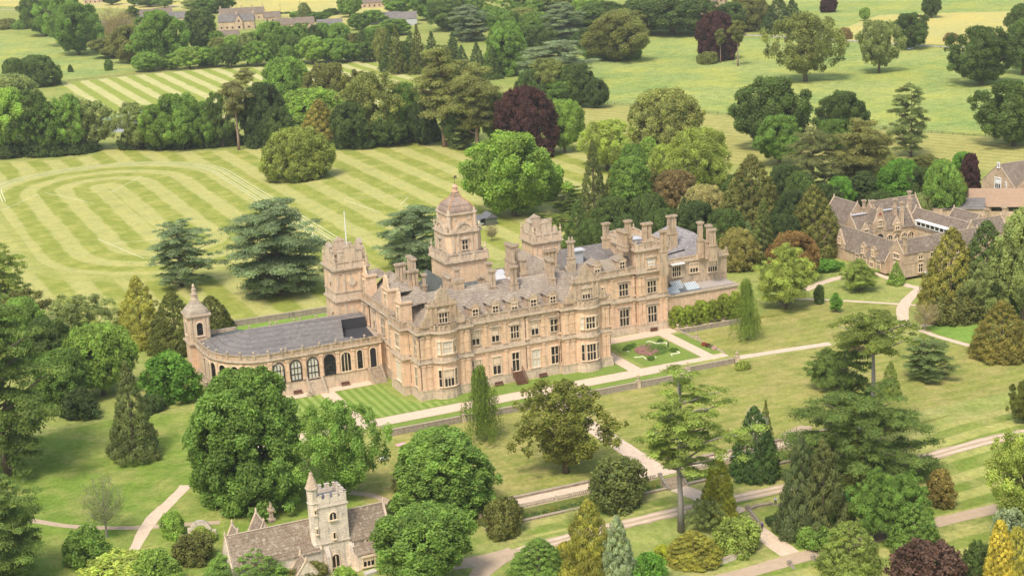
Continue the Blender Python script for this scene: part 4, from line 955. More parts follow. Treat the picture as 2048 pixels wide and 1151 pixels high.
m = MB(); m.fpoly(Fn, [(165.2+.5*cos(t), 11.2+.5*sin(t)) for t in np.linspace(0, 6.28, 11)[:-1]], .26, .34); m.build('clock', plain('clock_red', (.3, .09, .07)), gh)
fgable(Fn, 160.2, 2.6, 5, 7, 9.4, 'dormer', (5.6, 7.2, 1.2, 2)); fgable(Fn, 171.4, 2.8, 5, 7.2, 9.8, 'dormer', (5.8, 7.5, 1.3, 2))
for u in (168.8, 171.4, 174, 176.4): window(SB, Fn, u, 1.4, 4.4, 2.0, 3, (.5,), arch=True, sur=.15)
Fe = (177.6, 0, 0, -1); m = MB(); m.fbox(Fe, -53.5, -36, 6.3, 7.7, -.6, .15); m.fbox(Fe, -53.7, -35.8, 7.7, 7.85, -2, .4); o = m.build('dormer', MT['white'], SB)
for k in range(8): q = MB(); q.fbox(Fe, -52.6+k*2.1, -51.+k*2.1, 6.6, 7.5, .15, .2); q.build('pane', MT['glass'], o)
window(SB, (0, 33, 1, 0), 181.1, 6.6, 7.8, .8, 1, (), sur=.12); window(SB, (0, 33, 1, 0), 181.1, 1.5, 4.5, 2.2, 3, (), arch=True)
for x, y, zt in ((172.8, 57.2, 14.2), (173.5, 54.8, 13.6), (180.2, 60, 15.2), (163.8, 60, 14.6), (153.2, 26.4, 11.6), (168.5, 62, 13.6), (195, 43, 11), (200.5, 42, 11)): chimney(SB, x, y, zt, 1, 'x', 2.6, 6, w=.8, mat='cots')
m = MB(); m.box(157.8, 163, 57.6, 58.6, 10.9, 11.15); m.box(166.5, 176.5, 57.6, 58.6, 10.9, 11.15); m.build('ridge_light', MT['pale'], SB)

# school hall behind, set askew
a_ = math.atan2(-.592, .806)
HL = empty('school_hall', (213.2, 75.1, 0), 'long modern hall with plain tan tiled roof at the right edge', 'hall', rz=a_)
m = MB(); m.box(.3, 34, 0.4, 10.2, 0, 3.4); m.fpoly((.3, 0, 0, -1), [(-10.2, 3.4), (-.4, 3.4), (-5.3, 7.7)], -.3, 0); m.build('wall', MT['cots'], HL, local=True)
m = MB(); m.roof(0, 34.4, -.4, 11, 3.3, 8.1, 'x'); m.build('roof', MT['tile2'], HL, local=True)
for k in range(5): m = MB(); m.box(3+k*5.2, 7+k*5.2, .3, .45, 1.8, 3.1); m.build('window', MT['glass'], HL, local=True)
m = MB(); m.box(-13.5, 6, -9, -1, 0, 4.6); lw = m.build('slate_wing', MT['cots'], HL, local=True)
m = MB(); m.add([(-7, -9.5, 4.6), (5.5, -9.5, 4.6), (6.2, -1, 6.4), (-8, -1, 6.4), (-8, -1, 4.4), (6.2, -1, 4.4)], [(0, 1, 2, 3), (0, 3, 4), (1, 5, 2)]); m.add([(-13.8, -8, 4.62), (-8.2, -8, 4.62), (-8.2, -1, 4.7), (-13.8, -1, 4.7)], [(0, 1, 2, 3)]); r_ = m.build('roof', MT['slate2'], lw)
r_.matrix_parent_inverse.identity()
HG = empty('gabled_hall', (247, 80, 0), 'tall double gabled stone hall cut off by the right edge', 'hall')
for y0, y1 in ((73.9, 89.7), (57.8, 73.6)):
    zt = 7+height_to(np.array([232., 81.8, 7.]), 329)
    gabled(HG, 232, 262, y0, y1, 0, 7, zt, 'x', 'cots', 'tile2' if False else 'tile', over=.4, name='gabled_wing')
    Fh = (232, 0, 0, -1); u = -(y0+y1)/2
    window(HG, Fh, u, 5.6, 9.0, 2.6, 3, (.5,), frame='white'); window(HG, Fh, u, 12.6, 14.0, .6, 1, (.5,), frame='white'); window(HG, Fh, u+3.9, 6.2, 8.2, .5, 1, (), frame='white', sur=.1)

# ---------------------------------------------------------------- sheds, village and far houses
sh = empty('garden_shed', (83.5, 155.5, 0), 'dark green shed with a grey roof beside the spreading oak', 'shed')
m = MB(); m.box(-1.6, 2.2, -2, 2.6, 0, 2.6); m.fpoly((0, -2, 1, 0), [(-1.6, 2.6), (2.2, 2.6), (.3, 3.9)], -4.6, 0); m.build('wall', plain('shed_green', (.10, .115, .085), .8), sh, local=True)
m = MB(); m.roof(-1.9, 2.5, -2.3, 2.9, 2.5, 4.1, 'y'); m.add([(-4.4, -1.6, 2.3), (-1.8, -1.6, 2.7), (-1.8, 2.4, 3.3), (-4.4, 2.4, 2.9)], [(0, 1, 2, 3)]); m.build('roof', MT['lead'], sh, local=True)
m = MB(); m.box(-4.2, -4.0, -1.4, 2.2, 0, 2.3); m.box(-4.2, -1.7, 2.1, 2.2, 0, 2.6); m.build('lean_to', MT['white'], sh, local=True)
mo = MB(); mo.box(-.9, .9, -.5, .5, .35, .85); mo.box(-.8, -.1, -.4, .4, .85, 1.25)
mw = empty('ride_on_mower', (80.6, 155.3, 0), 'white mower parked in the open lean-to of the shed', 'mower'); mo.build('body', MT['white'], mw, local=True)
for x in (-.6, .6):
    for y in (-.5, .5): w_ = MB(); w_.tube([(x, y-.1, .3), (x, y+.1, .3)], .3, 12); w_.build('wheel', MT['dark'], mw, local=True)
def house(px, py, rz, L, D, ze, zr, wall, roof, label, chs=2, gab=(), wins=True, group=None):
    p = at(px, py); h = empty('house', p, label, 'house', group, rz)
    m = MB(); m.box(-L/2, L/2, -D/2, D/2, -.3, ze)
    for x in (-L/2, L/2): m.fpoly((x, 0, 0, 1), [(-D/2, ze), (D/2, ze), (0, zr-.2)], -.2, .0) if x > 0 else m.fpoly((x, 0, 0, 1), [(-D/2, ze), (D/2, ze), (0, zr-.2)], .0, .2)
    m.build('wall', MT[wall], h, local=True)
    m = MB(); m.roof(-L/2-.3, L/2+.3, -D/2-.4, D/2+.4, ze-.2, zr, 'x'); m.build('roof', MT[roof], h, local=True)
    for g_ in gab:
        m = MB(); m.box(g_-2.6, g_+2.6, -D/2-2, 0, -.3, ze); m.fpoly((0, -D/2-2, 1, 0), [(g_-2.6, ze), (g_+2.6, ze), (g_, zr-.4)], -.3, 0); q = m.build('gable', MT[wall], h, local=True)
        m = MB(); m.roof(g_-2.9, g_+2.9, -D/2-1.9, 0, ze-.2, zr-.2, 'y'); m.build('roof', MT[roof], q, local=True)
        m = MB(); m.box(g_-.8, g_+.8, -D/2-2.05, -D/2-1.98, 1, 2.6); m.box(g_-.6, g_+.6, -D/2-2.05, -D/2-1.98, ze-.4, ze+1); m.build('window', MT['glass'], q, local=True)
    for k in range(chs):
        x = -L/2+.8+(L-1.6)*k/max(1, chs-1); m = MB(); m.box(x-.5, x+.5, -.4, .4, ze, zr+1.6); m.box(x-.6, x+.6, -.5, .5, zr+1.6, zr+1.8); m.build('chimney', MT[wall], h, local=True)
    if wins:
        for k in range(int(L/4)):
            x = -L/2+2+k*4
            if any(abs(x-g_) < 3.4 for g_ in gab): continue
            m = MB(); m.box(x-.6, x+.6, -D/2-.04, -D/2+.1, 1, 2.3); m.build('window', MT['glass'], h, local=True)
    return h
house(475, 58, -.35, 26, 9, 6, 11, 'cots', 'slate2', 'village house with blue grey roof and a honey gable', 3, (2,))
house(485, 40, -.35, 34, 8, 5, 9.5, 'cots', 'tile', 'long brown roofed village house with a row of white dormers', 5)
house(457, 82, -.3, 15, 8, 4, 7.5, 'cots', 'tile', 'small brown roofed cottage below the village house', 1)
house(215, 62, -.2, 34, 9, 4, 8, 'cots', 'slate2', 'long low slate roofed building behind the budding tree', 1)
house(320, 48, -.15, 40, 9, 4, 8.5, 'cots', 'slate2', 'long blue slate roofs right of the small dark pine', 2)
house(302, 38, -.15, 34, 8, 4, 8, 'cots', 'tile', 'brown roofed range behind the long slate roofs', 2)
house(590, 56, -.25, 28, 9, 3.5, 7.5, 'cots', 'tile', 'low brown roofed building among the village trees', 1)
house(660, 56, -.25, 18, 8, 3.2, 6.5, 'white', 'slate2', 'low building with pale roof among the village trees', 0)
house(545, 44, -.2, 12, 8, 4, 8, 'cots', 'tile', 'small house at the edge of the yellow field', 1)
house(755, 14, -.2, 26, 9, 4, 7, 'cots', 'tile', 'far brown roofed house at the top of the village', 0)
house(770, 46, -.35, 22, 9, 4, 8, 'pale', 'slate2', 'grey barn with curved pale roof', 0, wins=False)
house(812, 50, -.35, 16, 9, 5, 9.5, 'pale', 'slate2', 'second grey barn by the firs', 0, wins=False)
house(1415, 28, .1, 26, 12, 9, 15, 'cots', 'tile', 'pale stone manor at the top behind the meadow beech', 3, (-4, 6))
house(195, 6, -.2, 24, 8, 4, 8, 'cots', 'slate2', 'far slate roofed house at the top left', 0)

# ---------------------------------------------------------------- trees: prototypes
def leaf_mesh(name, P, Nr, size, val, asp=.7, tint=None, up=None):
    """many small leaf-sized faces: centres P, normals Nr"""
    size = size*.58; n = len(P); Nr = Nr/(np.linalg.norm(Nr, axis=1, keepdims=True)+1e-9)
    r = rng.normal(size=(n, 3)) if up is None else up+rng.normal(size=(n, 3))*.25
    T = np.cross(Nr, r); T /= np.linalg.norm(T, axis=1, keepdims=True)+1e-9; B = np.cross(Nr, T)
    s = (size*rng.uniform(.6, 1.35, n))[:, None]
    V = np.stack([P-T*s*asp, P-B*s*.95+Nr*s*.12, P+T*s*asp, P+B*s*1.05-Nr*s*.18], 1).reshape(-1, 3).astype('f4')
    me = bpy.data.meshes.new(name); me.vertices.add(4*n); me.vertices.foreach_set('co', V.ravel())
    me.loops.add(4*n); me.loops.foreach_set('vertex_index', np.arange(4*n, dtype='i4'))
    me.polygons.add(n); me.polygons.foreach_set('loop_start', np.arange(0, 4*n, 4, dtype='i4')); me.polygons.foreach_set('loop_total', np.full(n, 4, dtype='i4'))
    me.update(calc_edges=True)
    a = me.color_attributes.new('v', 'FLOAT_COLOR', 'POINT'); v = val*rng.uniform(.8, 1.2, n)
    hue = rng.normal(0, .06, n)
    c = np.stack([v*(1+hue), v, v*(1-hue), np.ones(n)], 1); a.data.foreach_set('color', np.repeat(c, 4, 0).ravel().astype('f4'))
    me.materials.append(MT['leaf']); return me
def clumps(C, R, dens, size, outward, flat=1., jit=.5, inner=.55, upb=.25):
    """leaf faces on shells round clump centres C with radii R"""
    dens *= 3.0
    Ps, Ns, Vs = [], [], []
    for c, r, o in zip(C, R, outward):
        n = int(dens*r*r*4*flat**.5); d = rng.normal(size=(n, 3)); d += np.array(o)*.75+np.array([0, 0, upb]); d /= np.linalg.norm(d, axis=1, keepdims=True)
        rr = (r*rng.uniform(inner, 1.05, n)*(1+.28*rng.random(n)**4))[:, None]; p = np.array(c)+d*rr*np.array([1, 1, flat])
        Ps.append(p); Ns.append(d*np.array([1, 1, 1/flat**.5])+rng.normal(size=(n, 3))*jit+(0, 0, .4)); Vs.append(np.full(n, rng.uniform(.72, 1.34)))
    return np.concatenate(Ps), np.concatenate(Ns), np.concatenate(Vs)
def trunk_mesh(H, r0, limbs, top=.8, lean=0., mat='bark', n=8):
    m = MB(); zs = np.linspace(0, H*top, 6)
    wob = [np.array([sin(z*.5)*.12*r0*2+lean*z/H, cos(z*.37)*.1*r0*2-.1*r0*2, z]) for z in zs]
    m.tube(wob, [r0*1.35]+[r0*(1-.8*t) for t in np.linspace(.08, 1, 5)], n)
    for (x, y, z, zb, r) in limbs:
        t = zb/(H*top); b = wob[min(5, int(t*5))]*.0+np.array([lean*zb/H, 0, zb]); e = np.array([x, y, z])
        q1 = b+(e-b)*.35+np.array([0, 0, -abs(z-zb)*.04]); q2 = b+(e-b)*.7+np.array([0, 0, .06*(z-zb)])
        m.tube([b, q1, q2, e], [r, r*.75, r*.5, r*.22], 5)
    me = bpy.data.meshes.new('trunk'); me.from_pydata(m.v, [], m.f); me.materials.append(MT[mat]); me.polygons.foreach_set('use_smooth', [True]*len(me.polygons)); me.update()
    return me
def broad(H, R, base=.18, nc=60, dens=15, size=.40, prof=None, cr=.30, seed=0, mat='bark', jit=.55, rag=.0, airy=0., r0=None, asp=.7, inner=.6):
    """crown from many clumps on a profile of revolution; prof(t) gives the relative radius at relative crown height"""
    rnd = np.random.default_rng(seed); nc = int(nc*2.8); cr *= .60; jit = .8; inner = .35
    prof = prof or (lambda t: (max(0, 1-(2*t-.86)**2/(1.14 if t > .43 else .86)**2*1.0))**.5)
    C, Rr, O = [], [], []; ph = 0
    for i in range(nc):
        t = (i+.5)/nc; t = t+rnd.uniform(-.02, .02); ph += 2.39996+rnd.uniform(-.35, .35)
        rp = prof(min(1, max(0, t)))*R*(1+(.17+rag*.5)*sin(2*ph+seed*1.7+2.6*t)+(.08+rag*.4)*sin(3*ph+seed*.9-5*t))*.93; cl = R*cr*rnd.uniform(.5, 1.45)*(.55+.45*min(1, rp/(R*.6)))
        rad = max(0, rp-cl*.85)*rnd.uniform(.80-airy*.25, 1.06+rag*.6); z = H*(base+(1-base)*t)+rnd.uniform(-.03, .03)*H
        z = min(z, H-cl*.8)
        C.append((rad*cos(ph), rad*sin(ph), z)); Rr.append(cl); o = np.array([cos(ph)*rad, sin(ph)*rad, (t-.35)*H*.35]); O.append(o/(np.linalg.norm(o)+1e-6))
    k = nc//4
    for i in range(k):                        # inner clumps, so that the crown is not hollow
        t = rnd.uniform(.1, .85); a = rnd.uniform(0, 6.28); rp = prof(t)*R*rnd.uniform(.1, .5)
        C.append((rp*cos(a), rp*sin(a), H*(base+(1-base)*t))); Rr.append(R*cr*.9); O.append(np.zeros(3))
    P, Nn, V = clumps(C, Rr, dens, size, O, jit=jit, inner=inner)
    if airy: keep = rng.random(len(P)) > airy; P, Nn, V = P[keep], Nn[keep], V[keep]
    P[:, 2] = np.maximum(P[:, 2], .1)
    idx = rnd.choice(nc, min(12, nc), replace=False)
    tr = trunk_mesh(H, r0 or H*.028, [(*(np.array(C[i])*(1, 1, 1)), min(C[i][2]*.75, H*rnd.uniform(.2, .5)), H*.010) for i in idx], mat=mat)
    return tr, leaf_mesh('crown', P, Nn, size, V, asp), H, R
def cedar(H, R, base=.12, lev=9, dens=16, size=.40, seed=0, prof=None, mat='bark', pads=5, flat=.28, r0=None, cr=.2, droop=.0, spread=1., asym=0., zj=.045):
    """uneven tiers of flat foliage plates carried on long level limbs"""
    rnd = np.random.default_rng(seed); prof = prof or (lambda t: (.72+.8*t if t < .35 else (1.0-.35*(t-.35) if t < .8 else .84-1.3*(t-.8))))
    C, Rr, O, L = [], [], [], []
    for i in range(lev):
        t = i/(lev-1); z = H*(base+(.96-base)*t); rp = max(.1, prof(t))*R; nb = max(3, int(pads*(.6+rp/R*1.2)))
        a0 = rnd.uniform(0, 6.28)
        for k in range(nb):
            a = a0+6.283*k/nb+rnd.uniform(-.45, .45); ln = rp*rnd.uniform(.55, 1.12)*(1+asym*cos(a)); pr = R*cr*rnd.uniform(.6, 1.2)*(.6+.4*rp/R)
            zz = min(H*.985, z+rnd.uniform(-zj, zj)*H-droop*ln+.04*ln)
            L.append((ln*.85*cos(a), ln*.85*sin(a), zz-.25, max(H*.05, zz-ln*.34), H*.009))
            for f in ((1., .78, .55, .32) if ln > R*.5 else (1., .55)):
                b = a+rnd.uniform(-.3, .3)*(1.4-f); rr = max(0, ln-pr*.6)*f+.01
                C.append((rr*cos(b), rr*sin(b), zz+rnd.uniform(-.35, .45)-.25*(f-.7)*2)); Rr.append(pr*(.62+.35*f)); O.append((0, 0, .5))
    P, Nn, V = clumps(C, Rr, dens, size, O, flat=flat, jit=.5, inner=.2, upb=.5)
    Nn[:, 2] = np.abs(Nn[:, 2])
    rr = np.hypot(P[:, 0], P[:, 1]); P[:, 2] -= .012*rr**1.5*rng.uniform(0, 1, len(P))
    tr = trunk_mesh(H, r0 or H*.026, L[::2][:36], top=.93, mat=mat)
    return tr, leaf_mesh('crown', P, Nn, size, V, .42), H, R
def fir(H, R, base=.03, seed=0, dens=15, size=.36, power=.85, rough=.12, nc=110, bulge=0., asp=.45, hang=True):
    rnd = np.random.default_rng(seed)
    C, Rr, O = [], [], []; ph = 0
    for i in range(nc):
        t = ((i+.5)/nc)**1.25; ph += 2.39996; rp = R*((1-t)**power*(1+bulge*sin(pi*t)))*rnd.uniform(1-rough, 1+rough)
        cl = max(.35, R*.24*(1-t*.55))*rnd.uniform(.8, 1.2); rad = max(0, rp-cl*.6); z = min(H*(base+(1-base)*t)+cl*.2, H-cl*.5)
        C.append((rad*cos(ph), rad*sin(ph), z)); Rr.append(cl); O.append((cos(ph), sin(ph), .15))
    P, Nn, V = clumps(C, Rr, dens, size, O, flat=1.15 if hang else .7, jit=.35, upb=.1, inner=.5)
    P[:, 2] = np.maximum(P[:, 2], .05)
    return trunk_mesh(H, H*.02, [], top=.9), leaf_mesh('crown', P, Nn, size, V, asp, up=np.array([0, 0, 1.]) if hang else None), H, R
def weeper(H, R, seed=0, n=480, size=.27):
    rnd = np.random.default_rng(seed); P = []; Nn = []; V = []
    for i in range(n):
        a = rnd.uniform(0, 6.28); t = rnd.uniform(.12, 1.); r = R*(.2+.8*(1-t)**.75)*rnd.uniform(.25, 1.)*(1+.4*sin(2*a+7*t)*(1-t*.3)+.3*sin(a-15*t+seed)); z1 = H*(.14+.86*t)
        ln = H*rnd.uniform(.12, .26); k = int(ln/.085); v = rnd.uniform(.75, 1.2)
        for j in range(k):
            f = j/k; P.append((r*cos(a)*(1+.12*f)+rnd.normal(0, .16), r*sin(a)*(1+.12*f)+rnd.normal(0, .16), max(.2, z1-ln*f))); Nn.append((cos(a)+rnd.normal(0, .5), sin(a)+rnd.normal(0, .5), .2)); V.append(v)
    return trunk_mesh(H, H*.014, [(R*.4*cos(a), R*.4*sin(a), H*z, H*z*.7, H*.005) for a, z in ((0, .5), (2, .6), (4, .7), (1, .8), (5, .4))], top=.97, mat='barkg'), leaf_mesh('crown', np.array(P), np.array(Nn), size, np.array(V), .5, up=np.array([0, 0, 1.])), H, R
def sparse(H, R, seed=0, size=.17, nl=7000, base=.3, nb=44, mat='barkg'):
    rnd = np.random.default_rng(seed); m = MB(); m.tube([(0, 0, 0), (.05, 0, H*.3), (0, .05, H*.6)], [H*.022, H*.016, H*.006], 7); P = []
    for i in range(nb):
        a = 2.4*i+rnd.uniform(-.3, .3); t = (i+.5)/nb; zb = H*(base*.7+.25*t); zt = H*(base+.05+(.93-base)*t); rr = R*(1-(2*t-.8)**2/1.5)**.5*rnd.uniform(.75, 1.)
        b = np.array([0, 0, zb]); e = np.array([rr*cos(a), rr*sin(a), zt]); q = b+(e-b)*.5+np.array([0, 0, -.03*H]); m.tube([b, q, e], [H*.007, H*.004, H*.0015], 4)
        for _ in range(7):
            f = rnd.uniform(.35, 1.); s = b+(e-b)*f+np.array([0, 0, -.12*H*f*(1-f)]); d = rnd.normal(size=3); d /= np.linalg.norm(d); s2 = s+d*R*.22+np.array([0, 0, R*.1]); m.tube([s, s2], [H*.0025, H*.001], 3)
            k = nl//(nb*7); ff = rnd.random(k)[:, None]; P.append(s+(s2-s)*ff+rnd.normal(size=(k, 3))*R*.07)
    P = np.concatenate(P); me = bpy.data.meshes.new('trunk'); me.from_pydata(m.v, [], m.f); me.materials.append(MT[mat]); me.update()
    return me, leaf_mesh('crown', P, rng.normal(size=(len(P), 3)), size, np.ones(len(P))), H, R
def bush(H, R, seed=0, dens=22, size=.24, nc=34, cr=.34, prof=None, **k):
    return broad(H, R, base=.02, nc=nc, dens=dens, size=size, cr=cr, seed=seed, prof=prof or (lambda t: max(0, 1-t**2.6)**.5*(.86+.14*min(1, t*4))), r0=.12, **k)

flatp = lambda t: .25 if t < .78 else (1. if t < .93 else .75)
PROTO = {
 'broad1': broad(16, 8, seed=1), 'broad2': broad(17, 7.4, seed=2, rag=.12), 'broad3': broad(15, 8, seed=3, base=.12, cr=.26, nc=80),
 'oak1': broad(17, 9, seed=4, base=.14, nc=62, cr=.25, rag=.18, dens=16, inner=.5), 'oak2': broad(17, 8, seed=5, base=.2, nc=54, cr=.27, rag=.22, airy=.08),
 'lime': broad(20, 10.5, seed=6, base=.04, nc=130, cr=.2, dens=17, size=.4, prof=lambda t: max(0, 1-(abs(t-.30)/(.70 if t > .3 else .55))**2.3)**.5),
 'dome': broad(13, 9, seed=7, base=.06, nc=90, cr=.22, dens=18, size=.36, prof=lambda t: max(0, 1-(max(0, t-.25)/.75)**2)**.5*(.82+.18*min(1, t*5))),
 'oval': broad(18, 6.5, seed=8, base=.03, nc=120, cr=.26, dens=17, size=.38, prof=lambda t: max(0, 1-(abs(t-.32)/(.70 if t > .32 else .62))**2)**.5),
 'airy': broad(17, 8, seed=9, nc=64, cr=.24, rag=.25, airy=.42, size=.34, dens=18), 'airy2': broad(16, 7, seed=10, nc=54, cr=.26, rag=.3, airy=.3, size=.34, dens=17),
 'willow': broad(15, 9, seed=11, base=.1, nc=90, cr=.2, airy=.45, size=.27, dens=26, mat='barkg'),
 'cedar1': cedar(19, 11, seed=21, lev=9, pads=7, base=.08, cr=.23, zj=.06, prof=lambda t: (.72+.8*t if t < .35 else (1.0-.35*(t-.35) if t < .8 else .84-1.3*(t-.8)))), 'cedar2': cedar(18, 9, seed=22, lev=9, asym=.2, pads=6), 'cedar3': cedar(20, 11, seed=23, lev=10, base=.1, prof=lambda t: .55+.45*sin(pi*min(1, t*1.1)) if t < .8 else .55),
 'tallcedar': cedar(30, 9.2, seed=24, lev=11, base=.42, prof=lambda t: (.62+.5*sin(t*4.2) if t < .5 else 1.05-(t-.5)*1.35), asym=.28, cr=.175, r0=.5, droop=.06, mat='barkg', dens=17),
 'flatcedar': cedar(26, 9.5, seed=25, lev=5, base=.80, prof=lambda t: .62+.38*sin(pi*t), r0=.75, mat='barkg', pads=6),
 'pine': cedar(24, 7.2, seed=26, lev=9, base=.30, prof=lambda t: .65+.35*sin(pi*t) if t < .85 else .55, flat=.5, mat='barkp', cr=.3, dens=13, r0=.5),
 'scots': cedar(18, 4.6, seed=27, lev=5, base=.58, prof=lambda t: .65+.35*sin(pi*t), flat=.55, mat='barkp', cr=.36, dens=16, r0=.36),
 'spread': cedar(17, 15, seed=28, lev=6, base=.12, zj=.05, prof=lambda t: 1.0 if t < .6 else 1.0-.9*(t-.6), pads=7, r0=.8, cr=.16, droop=.04),
 'fir1': fir(20, 4.4, seed=31), 'fir2': fir(17, 5.2, seed=32, power=.7, rough=.2), 'spruce': fir(18, 3.4, seed=33, rough=.25),
 'thuja': fir(15, 4.8, seed=34, power=.6, bulge=.15, rough=.07, nc=130), 'column': fir(13, 3., seed=35, power=.42, rough=.1, size=.34, nc=190, dens=22), 'column2': fir(12, 4.6, seed=36, power=.45, rough=.14, size=.34, nc=110),
 'weeper': weeper(16, 3.6, seed=41), 'weepfir': fir(15, 5, seed=42, power=.65, rough=.24, asp=.3, size=.45),
 'sparse': sparse(11, 5.5, seed=51), 'sparse2': sparse(15, 8, seed=52, nl=12000, size=.24),
 'bush1': bush(4, 3.2, seed=61), 'bush2': bush(3.4, 3.4, seed=62, nc=44, cr=.28), 'bush3': bush(5, 3.2, seed=63, nc=50, cr=.27, prof=lambda t: max(0, 1-t**2)**.5*(.7+.3*min(1, t*3))),
 'maple': cedar(10, 7.5, seed=64, lev=8, base=.2, prof=lambda t: .75+.25*sin(pi*t) if t < .6 else .9-(t-.6)*1.5, flat=.4, pads=7, cr=.22, size=.34, dens=18),
}
NAME = dict(broad1='broadleaf_tree', broad2='broadleaf_tree', broad3='broadleaf_tree', oak1='oak_tree', oak2='oak_tree', lime='lime_tree', dome='chestnut_tree', oval='holly_tree', airy='ash_tree', airy2='ash_tree', willow='willow_tree',
 cedar1='cedar_tree', cedar2='cedar_tree', cedar3='cedar_tree', tallcedar='cedar_tree', flatcedar='cedar_tree', spread='cedar_tree', pine='pine_tree', scots='pine_tree', fir1='conifer_tree', fir2='conifer_tree', spruce='spruce_tree', thuja='yew_tree',
 column='conifer_tree', column2='conifer_tree', weeper='birch_tree', weepfir='conifer_tree', sparse='young_tree', sparse2='budding_tree', bush1='shrub', bush2='shrub', bush3='shrub', maple='maple_tree')
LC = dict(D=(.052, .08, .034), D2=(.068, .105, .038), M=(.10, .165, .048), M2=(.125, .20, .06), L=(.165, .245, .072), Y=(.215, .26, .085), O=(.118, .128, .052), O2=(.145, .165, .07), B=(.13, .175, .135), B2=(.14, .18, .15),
 C=(.052, .024, .032), G=(.24, .225, .055), G2=(.185, .185, .05), S=(.20, .245, .21), K=(.10, .145, .052), K2=(.16, .205, .07), GG=(.17, .205, .105), YW=(.085, .10, .03), BR=(.16, .125, .08), BT=(.095, .195, .042), BB=(.23, .19, .12))
used = set()
def plant(kind, p, h, w, col, label, group=None, rz=None, name=None, cat=None):
    tr, cr, H, R = PROTO[kind]; nm = name or NAME[kind]; is_b = nm in ('shrub',)
    if is_b and label == 'x': label = None
    root = empty(nm, p, label, cat or ('shrub' if is_b else 'tree'), group, rng.uniform(0, 6.28) if rz is None else rz)
    s = w/(2*R); sz = h/H
    c = LC[col] if isinstance(col, str) else col; k = rng.uniform(.88, 1.14)*1.62; c = (c[0]*1.13, c[1]*1.07, c[2]*.68)
    for n_, me in (('trunk', tr), ('crown', cr)):
        if n_ == 'trunk' and is_b: continue
        o = bpy.data.objects.new(n_, me); COL.objects.link(o); o.parent = root; o.scale = (s, s, sz)
        o.color = (c[0]*k, c[1]*k, c[2]*k, 1)
    return root
AW = np.array([sin(YA), cos(YA)])
def tree(kind, px, py, top, wpx, col, label, group=None, back=None, **k):
    if kind[:4] in ('broa', 'oak1', 'oak2', 'lime', 'dome', 'airy', 'oval'): wpx = wpx*1.1
    p = at(px, py); s = scale_at(p); w = wpx/s
    if back is None: back = 1. if kind in ('bush1', 'bush2', 'bush3', 'lime', 'dome', 'oval', 'thuja', 'fir1', 'fir2', 'column', 'column2', 'weepfir') else 0
    if back:
        q = p[:2]+AW*back*w*.42; p = np.array([q[0], q[1], ground(q[0], q[1])]); w = wpx/scale_at(p)
    return plant(kind, p, max(1.2, height_to(p, top)), w, col, label, group, **k)

# ---------------------------------------------------------------- trees and shrubs, one by one
ROWS = {}
_r = np.random.default_rng(99)
def T(*a, **k):
    if len(a) > 7 and a[0] in ('broad1', 'broad2', 'broad3') and '~' in a[6]:     # neighbours in a belt differ in kind, height and tone
        a = list(a); a[0] = _r.choice(['broad1', 'broad2', 'broad3', 'oak1', 'oak2', 'airy2', 'oval']); h = a[2]-a[3]; a[3] = a[3]+h*_r.uniform(-.08, .24); a[4] = a[4]*_r.uniform(.85, 1.3)
        if _r.random() < .5: a[5] = _r.choice(['M', 'M2', 'L', 'GG', 'D2', 'M2', 'O2'])
    o = tree(*a, **k)
    if o.get('group'): ROWS.setdefault((o['label'], o['group']), []).append((a[1], a[2], o))
    return o
# round the west lawn, left
T('cedar3', 15, 950, 598, 290, 'K', 'large cedar with bare crooked limbs at the left edge of the west lawn')
T('cedar1', -5, 1175, 950, 230, 'K', 'dark cedar filling the bottom left corner')
T('cedar2', 12, 660, 492, 120, 'K2', 'cedar leaning in at the left edge beside the running track')
T('airy2', 30, 690, 585, 120, 'O', 'grey brown tree below the cedar at the left edge', back=.4)
T('fir1', 262, 932, 722, 104, (.085, .105, .05), 'dark conical conifer standing alone on the west lawn')
T('sparse', 214, 1074, 950, 104, 'GG', 'pale thin tree barely in leaf on the west lawn')
T('lime', 487, 1040, 745, 236, 'M', 'huge round lime tree in front of the orangery lawn')
T('airy', 688, 1000, 806, 146, 'M2', 'loose light green tree behind the church tower')
T('bush3', 333, 818, 708, 140, 'BT', 'bright green rounded tree below the orangery turret', name='laurel_tree', cat='tree')
T('broad1', 208, 790, 652, 128, 'L', 'pale green round tree between the golden conifer and the west lawn')
T('fir2', 275, 700, 553, 112, 'G2', 'golden conifer left of the orangery turret')
T('thuja', 345, 715, 585, 105, 'YW', 'dark yew immediately left of the orangery turret')
T('thuja', 420, 668, 592, 80, 'YW', 'dark yew behind the orangery turret')
T('airy2', 165, 690, 592, 120, 'GG', 'grey green tree above the pale round tree')
T('broad2', 100, 770, 640, 105, 'D2', 'dark tree left of the pale round tree')
T('broad3', 135, 812, 700, 115, 'M', 'bushy green tree by the shade of the west lawn edge')
T('broad1', 52, 700, 600, 100, 'M2', 'fresh green tree beside the big left hand cedar')
T('bush2', 300, 830, 790, 60, 'D', 'dark laurel under the pale round tree')
T('bush1', 150, 845, 780, 90, 'D', 'dark undergrowth bush at the top of the west lawn')
T('bush1', 85, 830, 760, 90, 'D2', 'shrub between the left cedar and the dark trees')
T('bush1', 165, 1148, 1058, 112, 'M2', 'leafy bush below the west path')
T('bush2', 235, 1185, 1112, 190, 'Y', 'wide pale bush on the bottom edge')
T('bush1', 305, 1185, 1105, 115, 'L', 'light green bush on the bottom edge near the path')
T('bush2', 382, 1135, 1070, 95, 'O', 'olive bush left of the church')
T('bush1', 342, 1082, 1024, 62, 'L', 'small bright bush at the fork of the west path')
T('bush2', 400, 1092, 1058, 60, 'Y', 'yellow green bush beside the church wall')
T('thuja', 490, 1190, 1082, 172, 'M', 'broad green yew hiding the church nave corner')
